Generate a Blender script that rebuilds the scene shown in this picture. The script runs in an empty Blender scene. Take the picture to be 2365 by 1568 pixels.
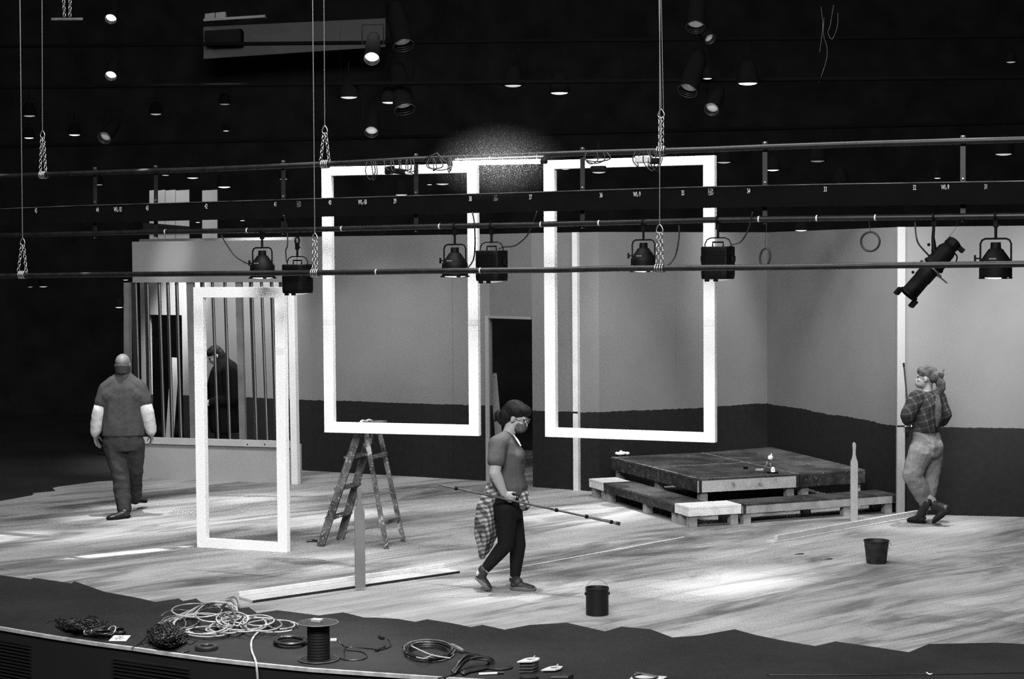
import bpy, bmesh, math, random
from mathutils import Vector, Matrix, Euler, noise
from mathutils.geometry import tessellate_polygon
PI = math.pi
random.seed(7)
S = bpy.context.scene
COL = S.collection
V = Vector

# ------------------------------------------------------------------ camera
FPX, CX, CY = 4200.0, 1182.5, 784.0
H = 2.75
PITCH = math.atan((784.0 - 600.0) / FPX)
ROLL = -0.007
cam_rot = (Matrix.Rotation(PI / 2 - PITCH, 3, 'X') @ Matrix.Rotation(ROLL, 3, 'Z'))
cd = bpy.data.cameras.new('camera')
cam = bpy.data.objects.new('camera', cd)
COL.objects.link(cam)
cam.matrix_world = Matrix.Translation((0, 0, H)) @ cam_rot.to_4x4()
cd.sensor_width = 36.0
cd.lens = FPX * 36.0 / 2365.0
cd.clip_end = 200
S.camera = cam
S.view_settings.view_transform = 'Standard'
S.view_settings.look = 'None'
S.view_settings.gamma = 1.0
S.view_settings.use_curve_mapping = False
S.view_settings.exposure = 0.0
S.cycles.use_denoising = False      # the photograph is coarse-grained film
S.cycles.use_adaptive_sampling = False
S.cycles.sample_clamp_indirect = 3.0


def ray(px, py):
    return cam_rot @ V(((px - CX) / FPX, -(py - CY) / FPX, -1.0))


def P(px, py, Y):
    d = ray(px, py)
    t = Y / d.y
    return V((d.x * t, Y, H + d.z * t))


def G(px, py, z=0.0):
    d = ray(px, py)
    t = (z - H) / d.z
    return V((d.x * t, d.y * t, z))


def on_plane(px, py, p0, n):
    d = ray(px, py)
    o = V((0, 0, H))
    t = (p0 - o).dot(n) / d.dot(n)
    return o + d * t


# ------------------------------------------------------------------ materials
MATS = {}


def mat(name, v, rough=0.6, metal=0.0, var=0.0, scale=6.0, bump=0.0, bscale=40.0, emit=0.0, spec=0.5, stretch=None, detail=4.0):
    if name in MATS:
        return MATS[name]
    m = bpy.data.materials.new(name)
    m.use_nodes = True
    nt = m.node_tree
    b = nt.nodes['Principled BSDF']
    b.inputs['Base Color'].default_value = (v, v, v, 1)
    b.inputs['Roughness'].default_value = rough
    b.inputs['Metallic'].default_value = metal
    b.inputs['Specular IOR Level'].default_value = spec
    if emit > 0:
        b.inputs['Emission Color'].default_value = (1, 1, 1, 1)
        b.inputs['Emission Strength'].default_value = emit
    tc = nt.nodes.new('ShaderNodeTexCoord')
    src = tc.outputs['Object']
    if stretch:
        mp = nt.nodes.new('ShaderNodeMapping')
        mp.inputs['Scale'].default_value = stretch
        nt.links.new(src, mp.inputs[0])
        src = mp.outputs[0]
    if var > 0:
        n = nt.nodes.new('ShaderNodeTexNoise')
        n.inputs['Scale'].default_value = scale
        n.inputs['Detail'].default_value = detail
        nt.links.new(src, n.inputs['Vector'])
        r = nt.nodes.new('ShaderNodeMapRange')
        r.inputs['From Min'].default_value = 0.3
        r.inputs['From Max'].default_value = 0.7
        r.inputs['To Min'].default_value = max(0.001, v * (1 - var))
        r.inputs['To Max'].default_value = min(0.95, v * (1 + var))
        nt.links.new(n.outputs['Fac'], r.inputs['Value'])
        nt.links.new(r.outputs[0], b.inputs['Base Color'])
    if bump > 0:
        n2 = nt.nodes.new('ShaderNodeTexNoise')
        n2.inputs['Scale'].default_value = bscale
        n2.inputs['Detail'].default_value = 3
        nt.links.new(src, n2.inputs['Vector'])
        bp = nt.nodes.new('ShaderNodeBump')
        bp.inputs['Strength'].default_value = bump
        bp.inputs['Distance'].default_value = 0.02
        nt.links.new(n2.outputs['Fac'], bp.inputs['Height'])
        nt.links.new(bp.outputs[0], b.inputs['Normal'])
    MATS[name] = m
    return m


def ramp(nt, src, stops):
    r = nt.nodes.new('ShaderNodeValToRGB')
    e = r.color_ramp.elements
    while len(e) < len(stops):
        e.new(0.5)
    for i, (p, v) in enumerate(stops):
        e[i].position = p
        e[i].color = (v, v, v, 1)
    nt.links.new(src, r.inputs[0])
    return r.outputs[0]


def mathn(nt, op, a, b=None, c=None):
    n = nt.nodes.new('ShaderNodeMath')
    n.operation = op
    for i, x in enumerate((a, b, c)):
        if x is None:
            continue
        if isinstance(x, (int, float)):
            n.inputs[i].default_value = x
        else:
            nt.links.new(x, n.inputs[i])
    return n.outputs[0]


def newmat(name, rough=0.6, spec=0.5):
    m = bpy.data.materials.new(name)
    m.use_nodes = True
    nt = m.node_tree
    b = nt.nodes['Principled BSDF']
    b.inputs['Roughness'].default_value = rough
    b.inputs['Specular IOR Level'].default_value = spec
    MATS[name] = m
    return m, nt, b


def objcoord(nt, rot=(0, 0, 0), scale=(1, 1, 1)):
    tc = nt.nodes.new('ShaderNodeTexCoord')
    mp = nt.nodes.new('ShaderNodeMapping')
    mp.vector_type = 'TEXTURE' if rot != (0, 0, 0) and scale == (1, 1, 1) else 'POINT'
    mp.inputs['Rotation'].default_value = rot
    mp.inputs['Scale'].default_value = scale
    nt.links.new(tc.outputs['Object'], mp.inputs[0])
    return mp.outputs[0]


def noisen(nt, vec, scale, detail=4, rough=0.5, dist=0.0):
    n = nt.nodes.new('ShaderNodeTexNoise')
    n.inputs['Scale'].default_value = scale
    n.inputs['Detail'].default_value = detail
    n.inputs['Roughness'].default_value = rough
    n.inputs['Distortion'].default_value = dist
    nt.links.new(vec, n.inputs['Vector'])
    return n.outputs['Fac']


# ------------------------------------------------------------------ mesh builder
def basis(d):
    d = d.normalized()
    up = V((0, 0, 1)) if abs(d.z) < 0.95 else V((1, 0, 0))
    a = d.cross(up).normalized()
    return a, d.cross(a).normalized(), d


class MB:
    def __init__(s):
        s.bm = bmesh.new()

    def face(s, pts):
        return s.bm.faces.new([s.bm.verts.new(p) for p in pts])

    def hull8(s, q):
        v = [s.bm.verts.new(p) for p in q]
        for f in ((3, 2, 1, 0), (4, 5, 6, 7), (0, 1, 5, 4), (1, 2, 6, 5), (2, 3, 7, 6), (3, 0, 4, 7)):
            s.bm.faces.new([v[i] for i in f])
        return s

    def box(s, c, sz, u=V((1, 0, 0)), v=None, w=None):
        u = u.normalized()
        w = (w or V((0, 0, 1))).normalized()
        v = v.normalized() if v else w.cross(u).normalized()
        c = V(c)
        a, b, d = u * sz[0] / 2, v * sz[1] / 2, w * sz[2] / 2
        s.hull8([c - a - b - d, c + a - b - d, c + a + b - d, c - a + b - d, c - a - b + d, c + a - b + d, c + a + b + d, c - a + b + d])
        return s

    def bar(s, p, q, w, t, side=None):
        """square bar from p to q, width w along side, thickness t across"""
        p, q = V(p), V(q)
        d = (q - p)
        L = d.length
        d = d / L
        if side is None:
            a, b, _ = basis(d)
        else:
            a = (side - d * side.dot(d)).normalized()
            b = d.cross(a)
        return s.box((p + q) / 2, (w, t, L), a, b, d)

    def prism(s, pts, z0, z1):
        n = len(pts)
        lo = [s.bm.verts.new((p[0], p[1], z0)) for p in pts]
        hi = [s.bm.verts.new((p[0], p[1], z1)) for p in pts]
        s.bm.faces.new(lo[::-1])
        s.bm.faces.new(hi)
        for i in range(n):
            s.bm.faces.new([lo[i], lo[(i + 1) % n], hi[(i + 1) % n], hi[i]])
        return s

    def rings(s, rs, close=True, cap=True):
        vs = [[s.bm.verts.new(p) for p in r] for r in rs]
        n = len(rs[0])
        for a, b in zip(vs, vs[1:]):
            for i in range(n if close else n - 1):
                j = (i + 1) % n
                s.bm.faces.new([a[i], a[j], b[j], b[i]])
        if cap and close:
            s.bm.faces.new(vs[0][::-1])
            s.bm.faces.new(vs[-1])
        return s

    def tube(s, pts, r, n=8, loop=False, cap=True):
        pts = [V(p) for p in pts]
        k = len(pts)
        rr = r if isinstance(r, (list, tuple)) else [r] * k
        rs = []
        up = None
        for i, p in enumerate(pts):
            if loop:
                d = pts[(i + 1) % k] - pts[i - 1]
            else:
                d = pts[min(i + 1, k - 1)] - pts[max(i - 1, 0)]
            if d.length < 1e-9:
                d = V((0, 0, 1))
            d.normalize()
            if up is None:
                a, b, _ = basis(d)
            else:
                a = (up - d * up.dot(d))
                if a.length < 1e-6:
                    a, b, _ = basis(d)
                a.normalize()
                b = d.cross(a)
            up = a
            rs.append([p + (a * math.cos(t) + b * math.sin(t)) * rr[i] for t in [2 * PI * j / n for j in range(n)]])
        if loop:
            rs.append(rs[0])
            s.rings(rs, cap=False)
        else:
            s.rings(rs, cap=cap)
        return s

    def lathe(s, prof, M=None, n=20, cap=True):
        M = M or Matrix()
        rs = [[M @ V((r * math.cos(2 * PI * j / n), r * math.sin(2 * PI * j / n), z)) for j in range(n)] for r, z in prof]
        return s.rings(rs, cap=cap)

    def torus(s, c, R, r, a=V((1, 0, 0)), b=V((0, 1, 0)), n=24, m=8, sx=1.0):
        pts = [V(c) + a * (R * sx * math.cos(2 * PI * i / n)) + b * (R * math.sin(2 * PI * i / n)) for i in range(n)]
        return s.tube(pts, r, m, loop=True)

    def ell(s, c, rad, R=None, n=14, m=9):
        R = R or Matrix.Identity(3)
        c = V(c)
        rs = []
        for i in range(1, m):
            ph = PI * i / m
            rs.append([c + R @ V((rad[0] * math.sin(ph) * math.cos(2 * PI * j / n), rad[1] * math.sin(ph) * math.sin(2 * PI * j / n), -rad[2] * math.cos(ph))) for j in range(n)])
        vs = [[s.bm.verts.new(p) for p in r] for r in rs]
        for a, b in zip(vs, vs[1:]):
            for i in range(n):
                j = (i + 1) % n
                s.bm.faces.new([a[i], a[j], b[j], b[i]])
        lo = s.bm.verts.new(c + R @ V((0, 0, -rad[2])))
        hi = s.bm.verts.new(c + R @ V((0, 0, rad[2])))
        for i in range(n):
            j = (i + 1) % n
            s.bm.faces.new([lo, vs[0][j], vs[0][i]])
            s.bm.faces.new([hi, vs[-1][i], vs[-1][j]])
        return s

    def seg(s, p, q, r0, r1, n=12):
        p, q = V(p), V(q)
        d = q - p
        if d.length < 1e-6:
            return s.ell(p, (r0, r0, r0))
        a, b, d = basis(d)
        L = (q - p).length
        prof = []
        for i in range(1, 5):
            t = PI / 2 * i / 4
            prof.append((r0 * math.sin(t), -r0 * math.cos(t)))
        for i in range(0, 4):
            t = PI / 2 * i / 4
            prof.append((r1 * math.cos(t), L + r1 * math.sin(t)))
        rs = [[p + d * z + (a * math.cos(2 * PI * j / n) + b * math.sin(2 * PI * j / n)) * r for j in range(n)] for r, z in prof]
        return s.rings(rs)

    def build(s, name, m, parent=None, smooth=False, bevel=0.0, voxel=0.0, sm=3, seg=2, fold=None):
        bm = s.bm
        bmesh.ops.recalc_face_normals(bm, faces=bm.faces)
        me = bpy.data.meshes.new(name)
        bm.to_mesh(me)
        bm.free()
        o = bpy.data.objects.new(name, me)
        COL.objects.link(o)
        ms = m if isinstance(m, (list, tuple)) else [m]
        if bevel > 0 or voxel > 0:
            if voxel > 0:
                md = o.modifiers.new('r', 'REMESH')
                md.mode = 'VOXEL'
                md.voxel_size = voxel
                md2 = o.modifiers.new('s', 'SMOOTH')
                md2.factor = 0.5
                md2.iterations = sm
            else:
                md = o.modifiers.new('b', 'BEVEL')
                md.width = bevel
                md.segments = seg
                md.limit_method = 'ANGLE'
                md.angle_limit = 0.6
            dg = bpy.context.evaluated_depsgraph_get()
            me2 = bpy.data.meshes.new_from_object(o.evaluated_get(dg))
            o.modifiers.clear()
            o.data = me2
            bpy.data.meshes.remove(me)
            me = me2
            me.name = name
        if len(me.materials):
            me.materials.clear()
        for x in ms:
            me.materials.append(x)
        if fold:
            amp, fr, st = fold
            co = [v.co.copy() for v in me.vertices]
            for v, c_, nn in zip(me.vertices, co, [v.normal.copy() for v in me.vertices]):
                q = V((c_.x * fr * st[0], c_.y * fr * st[1], c_.z * fr * st[2]))
                k = noise.noise(q)
                v.co = c_ + nn * (amp * ((1 - abs(k) * 2.2) * .7 + .5 * noise.noise(q * 2.1)))
        if smooth:
            for p in me.polygons:
                p.use_smooth = True
            if smooth == 'auto':
                try:
                    me.set_sharp_from_angle(angle=0.7)
                except Exception:
                    pass
        if parent is not None:
            o.parent = parent
            o.matrix_parent_inverse = parent_inv(parent)
        return o


def parent_inv(p):
    m = Matrix.Translation(p.location) @ p.rotation_euler.to_matrix().to_4x4()
    q = p
    while q.parent is not None:
        # children are built in the world frame of their thing: every part sits at identity under its root
        q = q.parent
        m = Matrix.Translation(q.location) @ q.rotation_euler.to_matrix().to_4x4() if q.parent is None else m
        return Matrix.Identity(4)
    return m.inverted()


def tag(o, label=None, cat=None, group=None, kind=None):
    if label:
        o['label'] = label
    if cat:
        o['category'] = cat
    if group:
        o['group'] = group
    if kind:
        o['kind'] = kind
    return o


def thing(name, label, cat, loc=(0, 0, 0), group=None, kind=None):
    o = bpy.data.objects.new(name, None)
    COL.objects.link(o)
    o.location = loc
    o.empty_display_size = 0.1
    return tag(o, label, cat, group, kind)


KIDS = {}


def copy_tree(o, parent=None):
    c = o.copy()
    COL.objects.link(c)
    if parent is not None:
        c.parent = parent
    for ch in list(o.children):
        copy_tree(ch, c)
    return c


def struct(o):
    o['kind'] = 'structure'
    return o


# ------------------------------------------------------------------ material library
M_black = mat('black_paint', 0.012, 0.85, spec=0.1)
M_void = mat('black_masking', 0.012, 1.0, spec=0.0, var=0.3, scale=2)
M_pipe = mat('dark_pipe_metal', 0.008, 0.42, 0.0, var=0.45, scale=9, spec=0.4)
M_beam = mat('raceway_paint', 0.0026, 0.8, 0.0, var=0.2, scale=5, spec=0.04)
M_cast = mat('fixture_paint', 0.0022, 0.6, 0.0, var=0.3, scale=30, spec=0.1)
M_far = mat('flat_black_can', 0.002, 0.95, spec=0.02)
M_steel = mat('galvanised_steel', 0.42, 0.35, 0.9, var=0.3, scale=30)
M_rope = mat('wire_rope', 0.4, 0.5, 0.6)
M_cable = mat('black_cable', 0.012, 0.5, spec=0.4)
M_paleca = mat('pale_cable_jacket', 0.27, 0.55, var=0.25, scale=12)
M_greyca = mat('grey_cable_jacket', 0.09, 0.5, var=0.5, scale=14)
M_white = mat('white_frame_paint', 0.84, 0.55, var=0.03, scale=3, spec=0.3)
M_trim = mat('primed_wood', 0.5, 0.7, var=0.08, scale=5, spec=0.2)
M_wood = mat('pale_bare_wood', 0.42, 0.75, var=0.22, scale=7, stretch=(1, 1, 6), spec=0.2)
M_creamw = mat('cream_painted_wood', 0.62, 0.65, var=0.12, scale=10, spec=0.25)
M_num = mat('stencil_white', 0.5, 0.7, emit=0.0)
M_numd = mat('stencil_grey', 0.14, 0.7)
M_skin = mat('skin', 0.29, 0.55, var=0.08, scale=20, spec=0.3)
M_skind = mat('skin_gloves', 0.10, 0.6, var=0.15, scale=20, spec=0.3)
M_hair = mat('dark_hair', 0.008, 0.6, var=0.6, scale=30, bump=0.5, bscale=60, spec=0.15)
M_boot = mat('dark_boot_leather', 0.012, 0.4, var=0.4, scale=25, spec=0.4)
M_lit = mat('lit_lamp', 0.8, 0.3, emit=6.0)


def spline(pts, n=8):
    pts = [V(p) for p in pts]
    out = []
    for i in range(len(pts) - 1):
        p0, p1, p2, p3 = pts[max(i - 1, 0)], pts[i], pts[i + 1], pts[min(i + 2, len(pts) - 1)]
        for k in range(n):
            t = k / n
            out.append(0.5 * ((2 * p1) + (p2 - p0) * t + (2 * p0 - 5 * p1 + 4 * p2 - p3) * t * t + (3 * p1 - p0 - 3 * p2 + p3) * t ** 3))
    out.append(pts[-1])
    return out


# ================================================================== SETTING
# ---- floor paint: scumbled planks running at about 41 degrees
PLANK = math.radians(41)


def floor_material():
    m, nt, b = newmat('painted_stage_planks', 0.62, 0.25)
    vec = objcoord(nt, rot=(0, 0, PLANK))
    mp = nt.nodes.new('ShaderNodeMapping')
    mp.inputs['Scale'].default_value = (0.55, 2.0, 1)
    nt.links.new(vec, mp.inputs[0])
    n1 = noisen(nt, mp.outputs[0], 1.0, 6, 0.6, 1.2)
    mp2 = nt.nodes.new('ShaderNodeMapping')
    mp2.inputs['Scale'].default_value = (1.3, 22, 1)
    nt.links.new(vec, mp2.inputs[0])
    n2 = noisen(nt, mp2.outputs[0], 1.0, 6, 0.6)
    mp3 = nt.nodes.new('ShaderNodeMapping')
    mp3.inputs['Scale'].default_value = (0.25, 0.7, 1)
    nt.links.new(vec, mp3.inputs[0])
    n3 = noisen(nt, mp3.outputs[0], 1.0, 3, 0.5)
    br = nt.nodes.new('ShaderNodeTexBrick')
    br.inputs['Scale'].default_value = 1.0
    br.inputs['Brick Width'].default_value = 2.4
    br.inputs['Row Height'].default_value = 0.24
    br.inputs['Mortar Size'].default_value = 0.006
    br.inputs['Color1'].default_value = (0.9, 0.9, 0.9, 1)
    br.inputs['Color2'].default_value = (1.1, 1.1, 1.1, 1)
    br.inputs['Mortar'].default_value = (0.72, 0.72, 0.72, 1)
    nt.links.new(vec, br.inputs['Vector'])
    s = mathn(nt, 'ADD', mathn(nt, 'MULTIPLY', n1, 0.55), mathn(nt, 'ADD', mathn(nt, 'MULTIPLY', n2, 0.16), mathn(nt, 'MULTIPLY', n3, 0.40)))
    c = ramp(nt, s, [(0.40, 0.05), (0.49, 0.13), (0.57, 0.26), (0.68, 0.34)])
    mx = nt.nodes.new('ShaderNodeMix')
    mx.data_type = 'RGBA'
    mx.blend_type = 'MULTIPLY'
    mx.inputs['Factor'].default_value = 1.0
    nt.links.new(c, mx.inputs['A'])
    nt.links.new(br.outputs['Color'], mx.inputs['B'])
    nt.links.new(mx.outputs['Result'], b.inputs['Base Color'])
    return m


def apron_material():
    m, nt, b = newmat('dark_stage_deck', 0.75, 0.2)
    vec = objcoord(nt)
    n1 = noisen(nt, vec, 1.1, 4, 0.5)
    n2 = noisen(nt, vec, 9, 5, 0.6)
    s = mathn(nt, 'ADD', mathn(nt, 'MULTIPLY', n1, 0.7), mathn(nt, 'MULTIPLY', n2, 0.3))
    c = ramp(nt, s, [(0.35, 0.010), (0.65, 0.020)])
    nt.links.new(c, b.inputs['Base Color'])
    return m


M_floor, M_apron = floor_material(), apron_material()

edge_px = [(-420, 1370), (-200, 1415), (0, 1449), (70, 1461), (130, 1471), (222, 1485), (307, 1496), (389, 1508), (478, 1520), (591, 1532.5), (720, 1545), (780, 1549), (1007, 1564.5), (1150, 1573), (1350, 1582), (1600, 1590), (1900, 1594), (2365, 1596), (2900, 1596)]
edge = [G(*p) for p in edge_px]
jag_px = [(-420, 1235), (-200, 1290), (0, 1328), (70, 1338), (78, 1334), (165, 1347), (172, 1342), (240, 1366), (325, 1382), (358, 1390), (413, 1382), (423, 1388), (453, 1382), (465, 1391), (548, 1405), (575, 1402), (594, 1416), (641, 1409), (736, 1421), (793, 1414), (841, 1426), (868, 1426), (918, 1429), (959, 1436), (986, 1430), (1044, 1439), (1088, 1448), (1115, 1443), (1165, 1454), (1223, 1443), (1310, 1438), (1397, 1458), (1435, 1447), (1503, 1453), (1553, 1472), (1620, 1467), (1697, 1453), (1744, 1466), (1807, 1479), (1883, 1492), (1930, 1481), (2019, 1494), (2099, 1506), (2145, 1487), (2300, 1484), (2420, 1490), (2900, 1500)]  # left end raised to lay dark deck over shaded planks
jag = [G(*p) for p in jag_px]
left_px = [(-420, 1235), (-150, 1178), (0, 1157), (40, 1150), (73, 1144), (80, 1140), (73, 1139), (128, 1134), (122, 1127), (133, 1124), (225, 1112), (262, 1110), (330, 1104), (520, 1086), (640, 1076)]
leftb = [G(*p) for p in left_px]
XR, XL, YB = 14.0, -14.0, 33.0
mb = MB()
bm = mb.bm
Zf = 0.0


def poly(pts, mi):
    vs = [bm.verts.new((p[0], p[1], Zf)) for p in pts]
    for t in tessellate_polygon([[V((p[0], p[1], 0)) for p in pts]]):
        try:
            bm.faces.new([vs[i] for i in t]).material_index = mi
        except ValueError:
            pass


fr = V((XR, jag[-1].y, 0))
# painted planks: between the jagged front, the left boundary and the back
poly([*jag, fr, V((XR, 26.2, 0)), V((-3.0, 26.2, 0)), *leftb[:0:-1]], 0)
# dark deck in front of the jag; at far left it paints in shade
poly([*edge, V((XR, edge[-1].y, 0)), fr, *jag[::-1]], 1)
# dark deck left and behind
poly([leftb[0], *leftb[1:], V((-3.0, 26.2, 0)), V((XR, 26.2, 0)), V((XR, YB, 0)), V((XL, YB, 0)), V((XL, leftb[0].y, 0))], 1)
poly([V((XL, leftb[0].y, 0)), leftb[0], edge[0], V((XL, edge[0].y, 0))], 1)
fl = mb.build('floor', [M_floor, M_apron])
for p in fl.data.polygons:
    if p.normal.z < 0:
        p.flip()
struct(fl)
a_, b_ = G(1120, 1324), G(1580, 1240)
mb = MB()
mb.box((a_ + b_) / 2 + V((0, 0, .0006)), ((a_ - b_).length, .018, .0012), (b_ - a_).normalized())
mb.build('chalk_line', mat('chalk', .55, .9), fl)

# ---- stage lip (pale nosing) and dark front wall with louvred grilles
mb = MB()
e2 = [V((XL, edge[0].y, 0)), *edge, V((XR, edge[-1].y, 0))]
nrm = []
for i in range(len(e2)):
    d = (e2[min(i + 1, len(e2) - 1)] - e2[max(i - 1, 0)]).normalized()
    nrm.append(V((d.y, -d.x, 0)))
mb.rings([[p - n * 0.022 + V((0, 0, 0.004)), p + n * 0.006 + V((0, 0, 0.004)), p + n * 0.006 - V((0, 0, 0.02)), p - n * 0.022 - V((0, 0, 0.02))] for p, n in zip(e2, nrm)])
struct(mb.build('trim_1', mat('pale_nosing', 0.30, 0.7, var=0.3, scale=14)))
mb = MB()
mb.rings([[p - n * 0.012 + V((0, 0, -0.018)), p - n * 0.012 + V((0, 0, -1.0)), p - n * 0.06 + V((0, 0, -1.0)), p - n * 0.06 + V((0, 0, -0.018))] for p, n in zip(e2, nrm)])
wf = struct(mb.build('wall_stage_front', M_black))
for (xa, ya, xb, yb) in ((-20, 1478, 72, 1492), (262, 1517, 438, 1543)):
    pa, pb = None, None
    # find the two edge points below these columns
    def at_edge(px):
        for (a, b, A, B) in zip(edge_px, edge_px[1:], edge, edge[1:]):
            if a[0] <= px <= b[0]:
                t = (px - a[0]) / (b[0] - a[0])
                return A.lerp(B, t)
    pa, pb = at_edge(xa), at_edge(xb)
    d = (pb - pa).normalized()
    n = V((d.y, -d.x, 0))
    mb = MB()
    for k in range(14):
        z = -0.09 - k * 0.026
        mb.box((pa + pb) / 2 + n * 0.012 + V((0, 0, z)), ((pb - pa).length, 0.012, 0.009), d)
    mb.build('vent_grille', mat('grille_metal', 0.011, 0.8, spec=.1), wf)
mb = MB()
mb.box((0, 5, -1.03), (32, 24, 0.06))
struct(mb.build('floor_auditorium', M_void))

# ---- black theatre box
for nm, c, sz in (('wall_back', (0, YB + 0.1, 4), (30, 0.2, 11)), ('wall_left', (XL - 0.1, 16, 4), (0.2, 36, 11)), ('wall_right', (XR + 0.1, 16, 4), (0.2, 36, 11)), ('ceiling', (0, 16, 9.6), (30, 36, 0.2))):
    mb = MB()
    mb.box(c, sz)
    struct(mb.build(nm, M_void))


# ---- scenery flats that make the room: grey paint above a hand cut dark band
def wall_material():
    m, nt, b = newmat('painted_flat', 0.72, 0.22)
    tc = nt.nodes.new('ShaderNodeTexCoord')
    sx = nt.nodes.new('ShaderNodeSeparateXYZ')
    nt.links.new(tc.outputs['Object'], sx.inputs[0])
    n = noisen(nt, tc.outputs['Object'], 1.1, 3)
    n2 = noisen(nt, tc.outputs['Object'], 16, 3)
    wob = mathn(nt, 'ADD', mathn(nt, 'MULTIPLY', n, 0.07), mathn(nt, 'MULTIPLY', n2, 0.025))
    edge_ = mathn(nt, 'ADD', sx.outputs['Z'], wob)
    t = mathn(nt, 'GREATER_THAN', edge_, 0.983)
    n3 = noisen(nt, tc.outputs['Object'], 0.9, 4, 0.6)
    up = ramp(nt, n3, [(0.3, 0.116), (0.7, 0.14)])
    lo = ramp(nt, n2, [(0.3, 0.006), (0.7, 0.009)])
    mx = nt.nodes.new('ShaderNodeMix')
    mx.data_type = 'RGBA'
    nt.links.new(t, mx.inputs['Factor'])
    nt.links.new(lo, mx.inputs['A'])
    nt.links.new(up, mx.inputs['B'])
    nt.links.new(mx.outputs['Result'], b.inputs['Base Color'])
    return m


M_wall = wall_material()
WT = 3.07
A = G(696, 1086)
B = G(1134, 1111)
Cc = G(1231, 1124.5)
D = G(1385, 1136)
E = V((3.19, 22.72, 0))
F = G(2079, 1187)
Gp = G(2365, 1194)
A2 = A + (A - B) * 0.93
G2 = F + (Gp - F) * 3.0


def flat(name, p, q, holes=(), top=WT, m=None, thick=0.06):
    """upright flat from p to q; holes = (s0, s1, z0, z1) along it; its face is the side towards the camera"""
    d = (q - p)
    L = d.length
    d.normalize()
    n = V((d.y, -d.x, 0))
    mb = MB()
    ss = sorted({0.0, L, *[h[0] for h in holes], *[h[1] for h in holes]})
    zz = sorted({0.0, top, *[h[2] for h in holes], *[h[3] for h in holes]})
    ss = [s for s in ss if 0 <= s <= L]
    for s0, s1 in zip(ss, ss[1:]):
        col = []
        for z0, z1 in zip(zz, zz[1:]):
            cs, cz = (s0 + s1) / 2, (z0 + z1) / 2
            if any(h[0] < cs < h[1] and h[2] < cz < h[3] for h in holes):
                continue
            if col and abs(col[-1][1] - z0) < 1e-6:
                col[-1][1] = z1
            else:
                col.append([z0, z1])
        for z0, z1 in col:
            c = p + d * ((s0 + s1) / 2) - n * thick / 2
            mb.box((c.x, c.y, (z0 + z1) / 2), (s1 - s0, thick, z1 - z0), d)
    o = mb.build(name, m or M_wall)
    return struct(o), d, n


def along(p, q, px, zguess=0.0):
    """distance along wall line p->q of the image column px"""
    d = (q - p).normalized()
    n = V((d.y, -d.x, 0))
    w = on_plane(px, 800, p, n)
    return (V((w.x, w.y, 0)) - p).dot(d)


# back wall seen through the bars, with its own doorway
s0, s1 = along(A2, B, 345), along(A2, B, 421)
sS = along(A2, B, 1046)
Ls = (B - A2).length
dirAB = (B - A2).normalized()
flat('wall_back_left', A2, A2 + dirAB * (sS - 0.004), [(s0, s1, 0, 2.03)])
flat('wall_back_center', A2 + dirAB * sS, B)
# lintel over the doorway and the flats right of it
flat('wall_back_lintel', B, Cc, [(0, (Cc - B).length, 0, 2.06)])
s15 = along(D, E, 1561)
dDE = (E - D).normalized()
flat('wall_back_narrow', Cc, D)
flat('wall_back_right', D, D + dDE * (s15 - 0.003))
flat('wall_back_corner', D + dDE * s15, E)
dEF = (F - E).normalized()
flat('wall_right_flat', E, F)
flat('wall_right_near', F, G2)

# white posts and jamb on the face of the flats


def post(name, p, w, t, z0, z1, d, n, m=M_trim):
    mb = MB()
    c = p + n * (t / 2 + 0.002)
    mb.box((c.x, c.y, (z0 + z1) / 2), (w, t, z1 - z0), d)
    return struct(mb.build(name, m, bevel=0.003))


def nd(p, q):
    d = (q - p).normalized()
    return d, V((d.y, -d.x, 0))


d, n = nd(Cc, D)
s = along(Cc, D, 1334)
tp = post('trim_2', Cc + d * s, 0.07, 0.06, 0.0, WT, d, n)
mb = MB()
mb.box(Cc + d * s + n * 0.0635 + V((0, 0, 0.935)), (0.071, 0.003, 0.02), d)
mb.build('paint_mark', M_black, tp)
d, n = nd(E, F)
tp = post('trim_3', F - d * 0.01, 0.085, 0.06, 0.0, WT, V((1, 0, 0)), V((0, -1, 0)), mat('primed_post', .24, .7))
mb = MB()
c = F - d * 0.01 + V((0, -0.0635, 0.95))
mb.box(c, (0.087, 0.003, 0.016))
mb.build('paint_mark', M_black, tp)
d, n = nd(A, B)
tp = post('trim_4', B - d * 0.03, 0.055, 0.03, 0.0, 2.06, d, n, mat('grey_jamb', 0.2, 0.7))
d, n = nd(Cc, D)
mb = MB()
mb.box(B.lerp(Cc, 0.5) + V((0, 0.02, 2.045)), ((Cc - B).length - 0.02, 0.09, 0.03), (Cc - B).normalized())
struct(mb.build('trim_5', mat('grey_jamb', .2, .7)))
# ================================================================== STUD WALL, FRAMES, LADDER, PLATFORMS
M_panel = mat('bare_panel', 0.27, 0.75, var=0.08, scale=2.0, spec=0.2)
L1, R1 = G(292, 1104), G(692, 1118)
dL, nL = nd(L1, R1)


def LP(px, py):
    return on_plane(px, py, L1, nL)


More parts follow.
